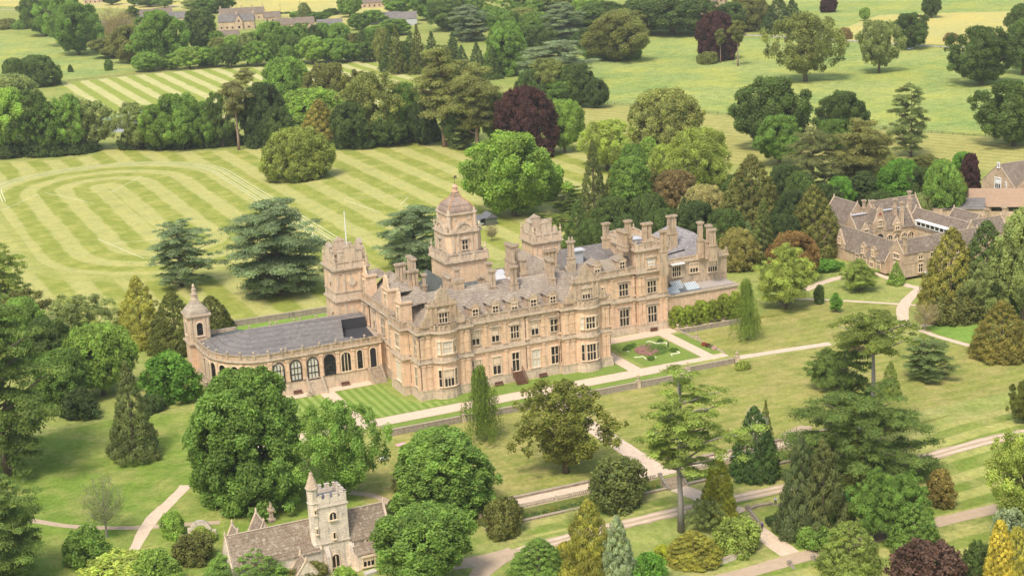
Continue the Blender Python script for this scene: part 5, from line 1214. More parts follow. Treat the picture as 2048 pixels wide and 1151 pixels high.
T('bush2', 612, 1175, 1128, 95, 'O', 'olive bush before the church porch')
T('bush1', 690, 1180, 1135, 60, 'L', 'light bush below the church tower', back=.2)
T('broad1', 850, 1165, 1022, 190, 'M2', 'spreading green tree right of the church')
T('bush1', 790, 1030, 1000, 42, 'D2', 'small dark bush at the church chancel end')
# garden below the terrace
T('oval', 890, 1068, 862, 176, 'M2', 'tall dense holly with pale tips beside the terrace walk')
T('spruce', 808, 980, 893, 46, 'O', 'small thin dark conifer left of the tall holly')
T('bush2', 1008, 1082, 998, 92, 'O', 'round olive bush right of the tall holly', name='clipped_tree', cat='tree')
T('bush1', 1240, 1030, 922, 142, (.115, .14, .06), 'wide grey green thorn tree over the flower border', name='thorn_tree', cat='tree')
T('airy2', 1132, 945, 768, 165, (.135, .15, .045), 'brown green oak with thin top beside the cross path')
T('weeper', 968, 882, 728, 84, (.12, .17, .045), 'weeping birch in front of the house')
T('weeper', 1494, 680, 556, 62, (.12, .17, .045), 'weeping birch beside the low hedge range')
T('tallcedar', 1362, 1062, 736, 215, 'K2', 'tall cedar on a long bare trunk beside the lower steps', rz=-.5)
T('weepfir', 1182, 1175, 1000, 118, 'G2', 'olive weeping conifer on the bottom edge')
T('weepfir', 1240, 1180, 1032, 84, 'S', 'silvery blue conifer right of the olive weeping one')
T('thuja', 1080, 1172, 1078, 116, 'M2', 'green bushy conifer left of the olive weeping one')
T('bush2', 1132, 1118, 1086, 52, 'G', 'orange yellow shrub by the earth track')
T('bush1', 1078, 1098, 1076, 26, 'S', 'small pale shrub by the earth track')
T('sparse', 1150, 1048, 1012, 50, 'GG', 'low leafless looking shrub below the flower border', name='shrub')
T('column', 1441, 1052, 916, 70, (.22, .23, .05), 'golden columnar conifer beside the curved steps')
T('thuja', 1392, 1140, 1062, 112, 'G2', 'golden brown yew below the golden column')
T('bush2', 1482, 1118, 1038, 108, 'K2', 'yellow green spreading shrub by the curved steps')
T('bush1', 1326, 1122, 1090, 40, (.30, .33, .06), 'bright lime yellow shrub')
T('bush2', 1300, 1180, 1112, 100, 'BT', 'bright green low shrubs on the bottom edge')
T('airy2', 1412, 1062, 1000, 56, 'GG', 'thin grey shrub left of the golden column', name='shrub')
T('thuja', 1516, 968, 815, 96, (.055, .10, .038), 'dense dark conical yew right of the tall cedar')
T('spruce', 1532, 900, 800, 34, 'YW', 'narrow dark conifer behind the conical yew')
T('sparse', 1512, 905, 815, 55, (.5, .52, .75), 'white flowering shrub behind the conical yew', name='flowering_shrub', cat='shrub')
T('flatcedar', 1744, 905, 630, 184, (.14, .175, .06), 'tall flat topped cedar on a bare forked trunk', rz=.4)
T('spread', 1728, 965, 790, 330, 'K', 'wide spreading cedar below the flat topped one')
T('cedar2', 1690, 880, 688, 112, 'K', 'leaning cedar left of the flat topped one')
T('maple', 1655, 778, 698, 92, 'K', 'small spreading tree on the lawn left of the cedars')
T('fir2', 1785, 800, 722, 44, 'K2', 'small pointed conifer behind the cedars')
T('cedar2', 1846, 760, 676, 112, (.115, .155, .08), 'young blue green cedar on the east lawn')
T('weepfir', 1610, 1084, 872, 98, (.08, .105, .06), 'dark feathery conifer at the left of the thicket')
T('weepfir', 1655, 1090, 880, 116, (.09, .105, .05), 'dark olive conifer in the middle of the thicket')
T('fir1', 1716, 1010, 868, 62, 'YW', 'narrow dark conifer under the wide cedar')
T('bush3', 1690, 1068, 985, 52, (.06, .155, .055), 'bright green bush among the dark conifers')
T('maple', 1752, 1080, 940, 112, 'M', 'olive layered tree at the right of the thicket')
T('airy2', 1808, 1060, 950, 96, 'M', 'tangled brown green tree between thicket and golden bush')
T('bush3', 1888, 1022, 940, 76, (.19, .16, .07), 'tawny gold rounded bush on the lower lawn')
T('bush2', 1640, 1105, 1048, 110, 'M2', 'fern green shrubs at the foot of the thicket')
T('bush2', 1602, 1072, 1040, 36, 'G', 'yellow shrub beside the stone pier')
T('bush2', 1560, 1055, 1034, 62, 'D', 'dark clipped hedge beside the stone pier', name='hedge')
T('column2', 1838, 1110, 1008, 104, 'M2', 'bushy green conifer with a rounded top below the tawny bush')
T('column2', 1710, 1165, 1045, 128, 'K2', 'broad green conifer beside the bottom steps')
T('bush2', 1872, 1200, 1088, 158, (.075, .045, .05), 'dark purple leaved bush on the bottom edge', name='copper_beech_bush')
T('column', 2004, 1200, 1040, 62, (.29, .25, .06), 'bright golden conifer in the bottom right corner')
T('bush3', 2030, 1130, 1020, 95, 'S', 'silvery bush behind the golden conifers')
T('column2', 2040, 1200, 1055, 76, 'G', 'dull golden conifer at the very bottom right')
T('bush1', 1965, 1170, 1085, 66, 'D2', 'dark green bush left of the bright golden conifer')
T('airy', 2050, 1060, 870, 160, 'Y', 'light airy tree at the right edge')
T('thuja', 2016, 728, 602, 116, (.165, .15, .05), 'golden brown yew at the right edge by the path')
T('oak1', 2052, 845, 765, 60, 'YW', 'dark yew cut off by the right edge')
# by the stable block
T('maple', 1572, 618, 492, 120, 'Y', 'yellow green maple with level branches beside the path')
T('broad3', 1588, 560, 466, 96, (.20, .13, .065), 'orange brown tree behind the yellow green maple')
T('bush3', 1641, 610, 570, 28, 'D2', 'small dark egg shaped shrub by the narrow path')
T('maple', 1672, 624, 586, 30, 'BT', 'little bright green sapling by the narrow path')
T('maple', 1718, 582, 520, 76, 'K2', 'spreading low tree before the stable block')
T('fir2', 1796, 572, 522, 34, 'L', 'bright young larch beside the path fork')
T('thuja', 1915, 640, 458, 122, (.15, .145, .045), 'big olive yew right of the stable block')
T('thuja', 1985, 640, 445, 130, 'D2', 'tall dark yew at the right of the olive yew')
T('airy2', 1962, 640, 528, 82, 'GG', 'grey green tree in front of the dark yew')
T('oak2', 2046, 640, 420, 110, 'GG', 'large loose tree at the right edge behind the yews')
T('bush2', 1925, 655, 590, 120, 'O', 'brown green shrubs at the foot of the yews')
T('bush2', 2000, 640, 585, 90, 'D', 'dark shrub belt under the right hand yews')
T('bush2', 1487, 742, 722, 34, 'Y', 'small yellow bush at the end of the terrace')
T('sparse', 1850, 660, 605, 70, 'BB', 'leafless sapling at the path crossing')
T('bush2', 1718, 712, 690, 52, 'BR', 'reddish low shrub in the shade of the flat topped cedar')
T('bush2', 1655, 548, 520, 80, 'BT', 'low green shrubs against the stable block')
T('bush1', 1775, 545, 525, 26, 'D2', 'dark shrub against the stable wall')
# hedge of laurels against the low range
for k, (x, w, h) in enumerate(((77.2, 5.6, 5.6), (80.6, 6.2, 5.2), (84.2, 6.2, 6.), (87.6, 6.2, 5.5), (91., 6.4, 6.6), (94.2, 5.8, 6.8))):
    plant('bush3', (x, 18.95+.1*(k % 2), -.2), h, w, (.155, .195, .045), ('leftmost', 'second from the left', 'third from the left', 'third from the right', 'second from the right', 'rightmost')[k]+' of the tall bright laurels against the low range', 'laurels against the low range')
# behind the house
T('cedar1', 560, 590, 405, 215, 'B', 'big blue cedar left of the flag tower', rz=1.)
T('cedar2', 364, 572, 440, 148, 'B', 'smaller blue cedar on the striped lawn')
T('cedar1', 832, 545, 415, 160, 'B', 'blue cedar behind the house left of the domed tower')
T('dome', 592, 368, 258, 130, (.155, .185, .06), 'round chestnut alone on the striped lawn')
T('oak1', 1030, 432, 270, 175, (.135, .205, .055), 'large spreading oak behind the dark green shed')
T('lime', 1055, 325, 175, 112, 'C', 'purple copper beech behind the spreading oak', name='copper_beech_tree')
T('pine', 890, 294, 96, 120, (.165, .18, .085), 'tall grey green pine at the back of the striped lawn')
T('pine', 955, 306, 130, 118, (.15, .165, .075), 'tall broad pine left of the copper beech')
T('cedar2', 918, 298, 245, 60, 'GG', 'low drooping branches tree between the two pines')
T('broad1', 1130, 305, 202, 76, 'L', 'fresh green tree right of the copper beech')
T('fir1', 1192, 455, 280, 70, (.085, .105, .045), 'tall dark conifer behind the roofs')
T('oval', 1265, 445, 315, 84, 'M2', 'tall light green tree behind the right tower')
T('cedar2', 1140, 430, 372, 76, 'K', 'low dark cedar behind the squat tower')
T('spread', 1120, 455, 428, 76, 'K2', 'low spreading light branches beside the squat tower')
T('fir2', 1160, 500, 400, 66, 'D2', 'dark conifer close behind the squat tower')
T('broad3', 1225, 470, 395, 70, 'D2', 'dark tree close behind the end tower')
T('broad3', 1300, 470, 390, 80, 'D2', 'dark green tree behind the end tower chimneys')
T('fir1', 1228, 400, 330, 46, 'YW', 'dark spire conifer beside the light green tree')
T('dome', 1338, 300, 180, 140, (.185, .205, .09), 'broad olive green tree at the edge of the hay field')
T('airy', 1215, 340, 242, 112, 'Y', 'feathery yellow green tree behind the tall dark conifer')
T('bush3', 1298, 330, 275, 52, 'L', 'small bright tree left of the willow', name='young_tree', cat='tree')
T('willow', 1398, 400, 258, 150, 'Y', 'pale willow with fine grey branches')
T('willow', 1330, 380, 290, 90, 'Y', 'smaller pale willow left of the large one')
T('dome', 1415, 462, 372, 94, (.25, .235, .15), 'cream flowering chestnut behind the gabled wing')
T('thuja', 1512, 480, 312, 128, (.11, .115, .045), 'large dark brown green yew right of the flowering chestnut')
T('broad3', 1350, 425, 342, 84, 'BR', 'brownish tree below the pale willow')
T('broad2', 1290, 400, 335, 60, 'O', 'olive tree between the willow and the chimneys')
T('fir2', 1372, 460, 395, 50, 'D', 'dark pointed tree behind the chimneys')
T('dome', 1478, 548, 458, 92, (.175, .165, .075), 'brown green rounded tree at the corner of the house')
T('fir1', 1532, 540, 398, 66, (.095, .12, .045), 'dark conifer between the rounded tree and the maple')
T('fir2', 1498, 500, 442, 40, 'BB' and (.12, .17, .10), 'small blue green pointed conifer')
T('thuja', 1637, 520, 372, 112, (.105, .11, .04), 'large brown green yew left of the stable block')
T('broad3', 1590, 480, 380, 80, 'D', 'dark tree between the conifer and the large yew')
T('spread', 1625, 400, 262, 150, (.115, .13, .07), 'wide dark cedar above the stable block')
T('pine', 1725, 400, 240, 118, (.135, .14, .065), 'flat headed dark pine above the stable block')
T('oak1', 1548, 300, 158, 132, 'D2', 'dark oak on the hay field')
T('oak2', 1558, 332, 232, 98, 'M', 'lighter oak in front of the dark oak')
T('oak1', 1688, 280, 185, 92, 'D2', 'oak between the dark oak and the tall thin cedar')
T('broad3', 1668, 300, 240, 70, 'M', 'green tree below the middle oak')
T('cedar2', 1822, 314, 168, 88, (.115, .145, .075), 'tall thin cedar standing on the hay field')
T('broad1', 1800, 425, 322, 90, 'BT', 'bright green sycamore behind the stable block')
T('broad1', 1680, 425, 355, 56, 'BT', 'small bright green tree left of the sycamore')
T('fir1', 1690, 395, 325, 36, 'O', 'olive spire conifer before the flat headed pine')
for a in ((1735, 425, 335, 66, 'D'), (1765, 360, 290, 50, 'D2'), (1850, 430, 330, 60, 'D2'), (1885, 440, 320, 74, 'GG'), (1860, 345, 300, 60, 'O'), (1905, 430, 345, 50, 'O'), (1760, 440, 370, 60, 'D2'), (1640, 440, 360, 60, 'D'), (1835, 450, 390, 60, 'D')):
    T('broad3', *a, 'mixed tree~ in the dark belt behind the stable block', 'trees behind the stable block')
T('oval', 1945, 390, 308, 44, 'C', 'small purple beech by the school hall', name='copper_beech_tree')
T('broad1', 1925, 350, 305, 42, 'BT', 'bright green tree top behind the small purple beech')
for a in ((1185, 530, 440, 70, 'D2', 'dark tree just behind the roofs right of the squat tower'), (1255, 535, 432, 76, 'D', 'dark tree behind the slate roofs left of the end tower'), (1330, 520, 420, 84, 'D2', 'dark tree behind the end tower'), (1395, 520, 405, 84, 'D', 'dark tree behind the gabled wing'), (1450, 530, 420, 80, 'D2', 'dark tree right behind the gabled wing chimneys'),
          (1560, 520, 430, 80, 'D', 'dark tree behind the orange brown tree'), (1480, 440, 350, 70, 'D2', 'dark tree beside the large brown green yew'), (1420, 400, 330, 60, 'O', 'olive tree right behind the large willow'), (1265, 360, 290, 60, 'M', 'green tree below the feathery yellow green one'), (1100, 400, 330, 60, 'D2', 'dark tree between the spreading oak and the conifers'), (1600, 440, 345, 70, 'D2', 'dark tree under the wide dark cedar'), (1570, 420, 330, 70, 'D', 'dark tree left of the wide dark cedar')):
    T('broad3', *a)
# the meadow on the right
T('airy', 1611, 163, 28, 122, 'O2', 'tall airy tree with bare left branches on the meadow')
T('oak2', 1758, 146, 42, 72, 'GG', 'half dead oak with grey branches on the meadow')
T('oak1', 1820, 98, 28, 74, 'D2', 'round oak on the edge of the buttercup field')
T('bush2', 1692, 80, 56, 32, 'BR', 'brown thorn bush left of the round oak')
T('bush2', 1905, 84, 66, 30, 'BR', 'brown thorn bush right of the round oak')
T('oak1', 1964, 170, 56, 114, 'D2', 'big dark oak on the right of the meadow')
T('oak2', 2046, 150, 40, 80, 'D2', 'oak at the right edge beyond the big dark oak')
T('oak2', 2044, 80, 8, 60, 'D2', 'far oak at the top right edge')
T('oak1', 2028, 292, 165, 130, 'D2', 'large oak on the hay field at the right edge')
T('broad3', 1862, 36, -20, 40, 'D2', 'far oak at the top of the buttercup field')
T('broad1', 1730, 42, 16, 24, 'L', 'small light green tree at the top of the meadow')
T('lime', 1660, 26, -6, 34, 'C', 'far copper beech at the top of the picture', name='copper_beech_tree')
T('lime', 1438, 125, 24, 74, 'C', 'copper beech at the left corner of the meadow', name='copper_beech_tree')
T('scots', 1441, 126, 60, 24, 'O', 'thin pine in front of the meadow copper beech')
T('scots', 1476, 133, 44, 38, 'O', 'taller pine right of the meadow copper beech')
T('bush1', 1420, 130, 104, 44, 'O2', 'pale bush at the foot of the meadow copper beech')
T('bush1', 1405, 128, 108, 26, 'O2', 'small pale bush left of the meadow copper beech')
# the wood along the top of the meadow
for a in ((1290, 68, -2, 120, 'D2'), (1345, 70, -12, 110, 'D2'), (1395, 70, 0, 100, 'D2'), (1250, 75, 8, 90, 'D'), (1205, 78, -4, 90, 'D2'), (1170, 66, 4, 70, 'D')):
    T('broad3', *a, 'dark broad tree~ in the wood above the meadow', 'wood at the head of the meadow')
T('dome', 1505, 66, -12, 90, 'O', 'olive tree right of the far manor')
T('fir2', 1562, 68, -10, 66, 'D', 'dark conifer clump at the end of the wood')
T('fir2', 1588, 62, -2, 52, 'D', 'second dark conifer at the end of the wood')
T('broad3', 1462, 66, 6, 60, 'D2', 'dark tree right behind the meadow copper beech')
T('bush3', 1540, 66, 34, 34, 'M', 'lighter bush at the foot of the conifer clump')
T('oak1', 1232, 122, 28, 120, 'O', 'brown green oak clump jutting into the meadow')
for a in ((1188, 120, 80, 52, 'M2'), (1228, 121, 84, 48, 'L'), (1266, 121, 84, 42, 'L'), (1208, 122, 92, 40, 'M')):
    T('bush3', *a, 'bright bush~ below the brown green oak clump', 'bushes at the foot of the clump')
T('cedar1', 1128, 88, 8, 96, 'B2', 'round blue cedar in the far wood')
T('cedar1', 1118, 165, 84, 160, 'B2', 'wide blue grey cedar before the meadow')
T('cedar1', 940, 82, 12, 92, 'B2', 'grey cedar left of the far wood')
T('lime', 1015, 155, 44, 92, 'M', 'tall green lime left of the wide blue cedar')
T('airy2', 1100, 215, 118, 84, 'O2', 'grey brown tree below the wide blue cedar')
T('broad3', 1152, 215, 130, 74, 'D2', 'dark tree beside the meadow boundary')
T('broad3', 1192, 216, 160, 52, 'D', 'dark rounded tree at the corner of the meadow')
T('broad2', 1118, 218, 160, 70, 'M', 'green tree at the corner of the hay field')
T('broad3', 1065, 218, 140, 60, 'D2', 'dark tree behind the pines')
for a in ((985, 60, 2, 80, 'M'), (1040, 66, 10, 70, 'M2'), (1075, 80, 26, 60, 'L'), (1010, 84, 20, 60, 'L'), (900, 60, -4, 70, 'D2'), (860, 40, -12, 60, 'M'), (960, 30, -20, 60, 'D'), (1060, 40, -15, 70, 'D2'), (1110, 40, -20, 80, 'D'), (1180, 40, -30, 80, 'D2'), (1065, 110, 50, 60, 'D2'), (1175, 110, 60, 50, 'D')):
    T('broad2', *a, 'mixed tree~ in the far wood', 'trees of the far wood')
for a in ((955, 150, 84, 44, 'D'), (925, 150, 90, 40, 'D'), (985, 160, 90, 44, 'D2'), (905, 130, 76, 40, 'D')):
    T('fir1', *a, 'dark spruce~ behind the two tall pines', 'spruces behind the pines')
# between the striped lawn and the cricket field
for a in ((-8, 312, 190, 80, 'M2'), (28, 312, 176, 88, 'GG'), (66, 310, 182, 84, 'M2'), (104, 308, 172, 88, 'M'), (144, 305, 178, 80, 'M2'), (184, 300, 196, 76, 'M')):
    T('broad2', *a, 'tall loose tree~ in the belt left of the gap', 'belt of trees left of the gap')
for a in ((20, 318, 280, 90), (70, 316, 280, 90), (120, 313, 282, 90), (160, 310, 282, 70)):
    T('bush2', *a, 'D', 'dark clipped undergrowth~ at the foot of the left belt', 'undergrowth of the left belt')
T('broad2', 30, 240, 150, 90, 'GG', 'grey green tree behind the left belt')
for a in ((272, 300, 198, 76, 'M'), (318, 300, 184, 82, 'M2'), (362, 298, 192, 74, 'M2'), (404, 296, 186, 78, 'M'), (446, 294, 180, 74, 'D2')):
    T('broad2', *a, 'tall loose tree~ in the belt right of the gap', 'belt of trees right of the gap')
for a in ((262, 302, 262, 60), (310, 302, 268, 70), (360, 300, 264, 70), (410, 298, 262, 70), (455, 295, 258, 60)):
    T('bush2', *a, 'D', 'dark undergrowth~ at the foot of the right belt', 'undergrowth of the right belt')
T('scots', 478, 300, 166, 66, (.16, .165, .09), 'pine with a pink bare trunk at the edge of the striped lawn')
T('scots', 494, 205, 138, 44, (.22, .23, .12), 'pale pine standing behind the belt')
T('broad3', 532, 292, 168, 84, 'D', 'dark tree right of the pink trunked pine')
T('broad1', 577, 230, 118, 84, 'M2', 'tall rounded green tree in the middle of the belt')
T('broad1', 625, 285, 180, 120, 'L', 'large light green tree above the chestnut', back=.3)
T('thuja', 640, 300, 200, 84, (.16, .145, .05), 'brown green yew before the light green tree')
T('oak1', 665, 240, 128, 92, 'O', 'dark olive oak behind the light green tree')
T('broad3', 705, 296, 205, 90, 'D2', 'dark green tree right of the brown green yew')
T('airy2', 748, 290, 146, 116, 'O2', 'tall grey green tree in the belt before the cricket field')
T('broad1', 815, 284, 168, 76, 'M', 'bright tree left of the tall grey green pine')
T('broad3', 775, 292, 225, 80, 'D2', 'dark tree under the tall grey green one')
T('broad3', 560, 296, 215, 70, 'D2', 'dark tree behind the chestnut', back=.3)
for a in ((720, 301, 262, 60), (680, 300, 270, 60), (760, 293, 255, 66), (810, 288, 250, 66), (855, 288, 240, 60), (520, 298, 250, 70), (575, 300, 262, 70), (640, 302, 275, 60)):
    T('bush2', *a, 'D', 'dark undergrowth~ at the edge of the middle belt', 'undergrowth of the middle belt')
T('broad3', 850, 290, 200, 60, 'D', 'dark tree behind the pine trunk')
T('broad3', 925, 296, 215, 70, 'D', 'dark tree between the pine trunks')
T('broad2', 1000, 298, 190, 70, 'M', 'green tree behind the copper beech')
# top left
T('broad1', 522, 104, 62, 54, 'M', 'round tree before the right end of the village house')
T('airy2', 432, 100, 62, 46, 'M2', 'loose tree before the left end of the village house')
T('oak1', 158, 110, 8, 100, 'M', 'big oak on the left meadow')
T('broad3', 92, 72, -22, 84, 'D2', 'dark tree above the big oak')
T('airy', 130, 92, -16, 84, 'M2', 'lighter tree between the dark tree and the big oak')
T('sparse2', 236, 92, 14, 96, 'BB', 'straw coloured budding tree in front of the village roofs')
T('scots', 270, 78, 14, 30, 'D2', 'small dark pine among the village roofs')
T('broad3', 262, 126, 52, 82, 'O', 'brown green tree right of the big oak')
T('oak1', 322, 130, 24, 98, 'M', 'large tree before the village roofs')
T('broad3', 402, 100, 20, 72, 'D2', 'dark round tree left of the village house')
for a in ((296, 143, 96, 48, 'M2'), (342, 140, 118, 34, 'M'), (380, 138, 92, 54, 'L'), (410, 134, 82, 30, 'M'), (225, 115, 70, 60, 'M'), (330, 136, 110, 50, 'D2')):
    T('broad1', *a, 'small rounded tree~ behind the cricket fence', 'small trees behind the cricket fence')
T('bush1', 216, 142, 120, 22, 'M', 'lone bush on the left meadow right of the oak')
T('bush1', 140, 145, 130, 12, 'D2', 'tiny bush on the left meadow')
T('bush1', 112, 152, 133, 20, 'D2', 'small bush beside the domed yew')
T('dome', 66, 178, 112, 88, 'D2', 'domed dark tree at the left of the cricket field')
T('dome', 24, 184, 118, 56, 'D2', 'smaller domed tree left of the domed dark tree')
T('broad2', 12, 215, 155, 70, 'GG', 'grey green tree at the left edge above the belt')
for a in ((8, 60, 38, 50, 'O'), (40, 60, 40, 50, 'M')):
    T('bush2', *a, 'hedgerow bush~ at the top left edge', 'hedgerow bushes top left')
for k in range(13):
    T('broad1', 432+k*27+(k % 3)*5, 134-k*1.2+(k % 2)*3, 84-(k*7 % 5)*5, 40+(k*5 % 4)*4, ('M', 'D2', 'L', 'D2', 'M')[k % 5], 'rounded tree~ in the row behind the cricket field', 'front row behind the cricket field')
for k in range(0, 13):
    T('broad3', 440+k*26+(k % 4)*4, 112-k*1.0, (76 if k < 4 else 56)-(k*11 % 5)*5, 42, ('O2', 'M', 'D', 'O', 'L')[k % 5], 'mixed tree~ in the back row below the village', 'back row below the village')
for k in range(11):
    T('spruce' if k % 3 else 'broad2', 768+k*14, 138+(k % 3)*5, 34+(k*13 % 5)*8+k*3, 32+(k*5 % 3)*8, ('D', 'D2', 'YW')[k % 3], 'dark narrow tree~ at the cricket field end', 'firs at the end of the cricket field')
for k in range(6):
    T('spruce', 556+k*32+(k % 2)*9, 104, 46+(k*7 % 5)*5, 26, 'D2', 'dark fir~ among the trees below the village', 'firs below the village')
for k in range(8):
    T('bush2', 770+k*14, 134+k*3, 118+k*3, 22, 'M2', 'pale bush~ at the cricket field end', 'bushes at the end of the cricket field')
for a in ((430, 26, -18, 56, 'M'), (395, 24, -14, 50, 'D2'), (608, 40, 8, 22, 'GG'), (640, 42, 22, 40, 'M'), (590, 38, 22, 26, 'M2'), (665, 30, 14, 30, 'M2'), (700, 34, -6, 40, 'M2'), (745, 48, 14, 44, 'D2'), (800, 30, -6, 50, 'D2'), (850, 24, -12, 50, 'D'), (900, 30, -8, 44, 'GG'), (330, 16, -10, 40, 'M'), (270, 12, -10, 30, 'M2'), (225, 10, -12, 40, 'D2'), (300, 14, -6, 34, 'M'), (540, 36, 26, 30, 'D'), (720, 60, 25, 40, 'M'), (790, 70, 30, 50, 'M2'), (930, 14, -14, 50, 'M')):
    T('broad1', *a, 'garden tree~ among the village roofs', 'garden trees of the village')
for k in range(9):
    T('bush2', 555+k*17, 30-(k % 2)*2, 24, 20, 'D2', 'low hedge bush~ along the yellow field', 'hedge along the yellow field')

ORD = 'leftmost,second from the left,third from the left,fourth from the left,fifth from the left,sixth from the left,seventh from the left,eighth from the left,ninth from the left,tenth from the left,eleventh from the left,twelfth from the left,thirteenth from the left'.split(',')
for (lab, grp), L in ROWS.items():
    L.sort(key=lambda q: q[0]); n = len(L)
    for i, (_, _, o) in enumerate(L):
        if n > 1:
            q = 'rightmost' if i == n-1 else ('second from the right' if i == n-2 and n > 3 else (ORD[i] if i < len(ORD) else '%dth from the left' % (i+1)))
            o['label'] = lab.replace('~', ', '+q+',')
        else: o['label'] = lab.replace('~', '')

# ---------------------------------------------------------------- walls, balustrades, steps
def wall_line(name, pts, th, z0, z1, mat, label, cap=True, rel=True):
    m = MB(); c = MB()
    for a, b in zip(pts, pts[1:]):
        L = math.hypot(b[0]-a[0], b[1]-a[1]); n = max(1, int(L/6)) if rel else 1; ux, uy = (b[0]-a[0])/L, (b[1]-a[1])/L
        for k in range(n):
            p = (a[0]+ux*L*k/n, a[1]+uy*L*k/n); g0 = ground(p[0]+ux*3, p[1]+uy*3) if rel else 0; F = (p[0], p[1], ux, uy)
            m.fbox(F, 0, L/n, z0+g0, z1+g0, -th/2, th/2)
            if cap: c.fbox(F, 0, L/n, z1+g0, z1+g0+.12, -th/2-.07, th/2+.07)
    o = tag(m.build(name, MT[mat]), label, 'wall')
    if cap: c.build('coping', MT['trim'], o)
    return o
wall_line('garden_wall', [(-14.0, -11.6), (-14.0, -15.0), (23.9, -15.0)], .45, -1.5, .22, 'drywall', 'low stone retaining wall in front of the house, left of the cross path', rel=False)
wall_line('garden_wall', [(28.9, -15.0), (61.4, -15.0), (61.4, -11.4)], .45, -1.5, .22, 'drywall', 'low stone retaining wall in front of the house, right of the cross path', rel=False)
wall_line('garden_wall', [(61.7, -11.15), (75.3, -11.15)], .4, -1.5, .05, 'drywall', 'retaining wall along the end of the terrace path', rel=False)
wall_line('garden_wall', [(75.75, -6.), (75.75, 15.6)], .35, -1.5, .05, 'drywall', 'low retaining wall beside the strip of grass right of the parterre', rel=False)
wall_line('garden_wall', [(75.8, 16.4), (96.5, 16.4)], .35, -1.5, .1, 'drywall', 'retaining wall of the path below the laurels', rel=False)
wall_line('garden_wall', [(75.2, 19.4), (75.2, 17.9), (96.5, 17.9)], .3, -.2, .5, 'drywall', 'kerb wall at the foot of the laurels', rel=False)
wall_line('park_wall', [(-60, 85.5), (-23.1, 84.0), (4, 83.2), (40, 82.6)], .6, -.2, 1.5, 'drywall', 'long grey stone wall behind the orangery', rel=False)
wall_line('park_wall', pxy([(70, 662), (140, 657), (230, 668), (330, 690)]), .5, -.2, 1.2, 'drywall', 'pale stone wall among the trees at the left')
wall_line('garden_wall', [(-14, -60.7), (24.1, -60.7)], .5, -.1, .45, 'drywall', 'low kerb wall above the lower walk, left part')
wall_line('garden_wall', [(28.9, -60.7), (76, -60.7)], .5, -.1, .45, 'drywall', 'low kerb wall above the lower walk, right part')
wall_line('garden_wall', [(-14, -68.6), (24.6, -68.6)], .5, -.3, .35, 'drywall', 'low stone edging of the flower border, left part')
wall_line('garden_wall', [(29.6, -68.6), (76, -68.6)], .5, -.3, .35, 'drywall', 'low stone edging of the flower border, right part')
def balustrade(x0, x1, y, z, label):
    o = empty('balustrade', ((x0+x1)/2, y, z), label, 'balustrade')
    m = MB(); m.box(x0, x1, y-.18, y+.18, z, z+.15); m.box(x0, x1, y-.2, y+.2, z+.75, z+.92); m.build('rail', MT['trim'], o)
    m = MB(); n = int((x1-x0)/.42)
    for k in range(n): x = x0+.2+k*.42; m.box(x-.08, x+.08, y-.08, y+.08, z+.14, z+.76)
    m.build('baluster_panel', MT['trim'], o); m = MB()
    for k in range(int((x1-x0)/8)+1): x = min(x1-.2, x0+.2+k*8); m.box(x-.25, x+.25, y-.26, y+.26, z-.2, z+1.05)
    m.build('pier_row', MT['trim'], o)
balustrade(-14, 23.9, -65.7, -1.2, 'stone balustrade of the lower walk left of the steps')
balustrade(29.2, 75, -65.7, -1.2, 'stone balustrade of the lower walk right of the steps')
def flight(x0, x1, y0, y1, zt, zb, n, label, walls=True, mat='trim'):
    m = MB(); dy = (y0-y1)/n
    for k in range(n): m.box(x0, x1, y0-dy*(k+1), y0+.2, zb-.5, zt-(zt-zb)*(k+1)/(n+1))
    o = tag(m.build('stone_steps', MT[mat]), label, 'steps')
    if walls:
        for x in (x0-.3, x1+.3):
            w = MB(); w.fpoly((x, y0+.3, 0, -1), [(0, zb-.4), (y0-y1+.7, zb-.4), (y0-y1+.7, zb+.45), (y0-y1+.1, zb+.5), (.3, zt+.5), (0, zt+.5)], -.22, .22); w.box(x-.35, x+.35, y0+.1, y0+.8, zt-1, zt+.9); w.build('side_wall', MT['drywall'], o)
    return o
flight(24.4, 28.4, -14.7, -16.3, .05, -1.2, 4, 'short flight of steps from the terrace down to the cross path')
flight(25.3, 28.9, -65.9, -68.9, -1.15, -2.65, 6, 'wide dark edged steps from the lower walk down to the garden', mat='stoneg')
za, zb_ = ground(31, -84.2), ground(31, -89.2)
flight(29.9, 33.1, -84.6, -89.2, za, zb_, 8, 'weathered steps between curved side walls beside the golden conifer', mat='stoneg')
zc = ground(31, -105.2)
flight(29.2, 33.6, -105.6, -109.5, zc, zc-1.6, 8, 'bottom flight of broad stone steps cut off by the lower edge', mat='stoneg')
m = MB()
for k in range(4): m.box(75.5, 76.0+k*.45, -10.6, -6.6, -1.5, 0-.3*(k+1)+.02*(3-k))
tag(m.build('stone_steps', MT['trim']), 'steps at the right end of the terrace path', 'steps')
zz = ground(34, -86)
wall_line('garden_wall', [(33.6, -84.4), (36, -83.8), (39, -84.2), (42.5, -86.5), (44.5, -89.5)], .4, -1.4, .35, 'drywall', 'curved wall hung with creeper right of the weathered steps')
wall_line('garden_wall', [(44.6, -89.6), (50, -92), (56, -93)], .4, -.6, .6, 'drywall', 'broken pale wall under the thicket')
wall_line('garden_wall', pxy([(1425, 1132), (1470, 1118), (1500, 1103)]), .5, -.4, .9, 'rubble', 'pale crumbling wall below the spreading yellow green shrub')
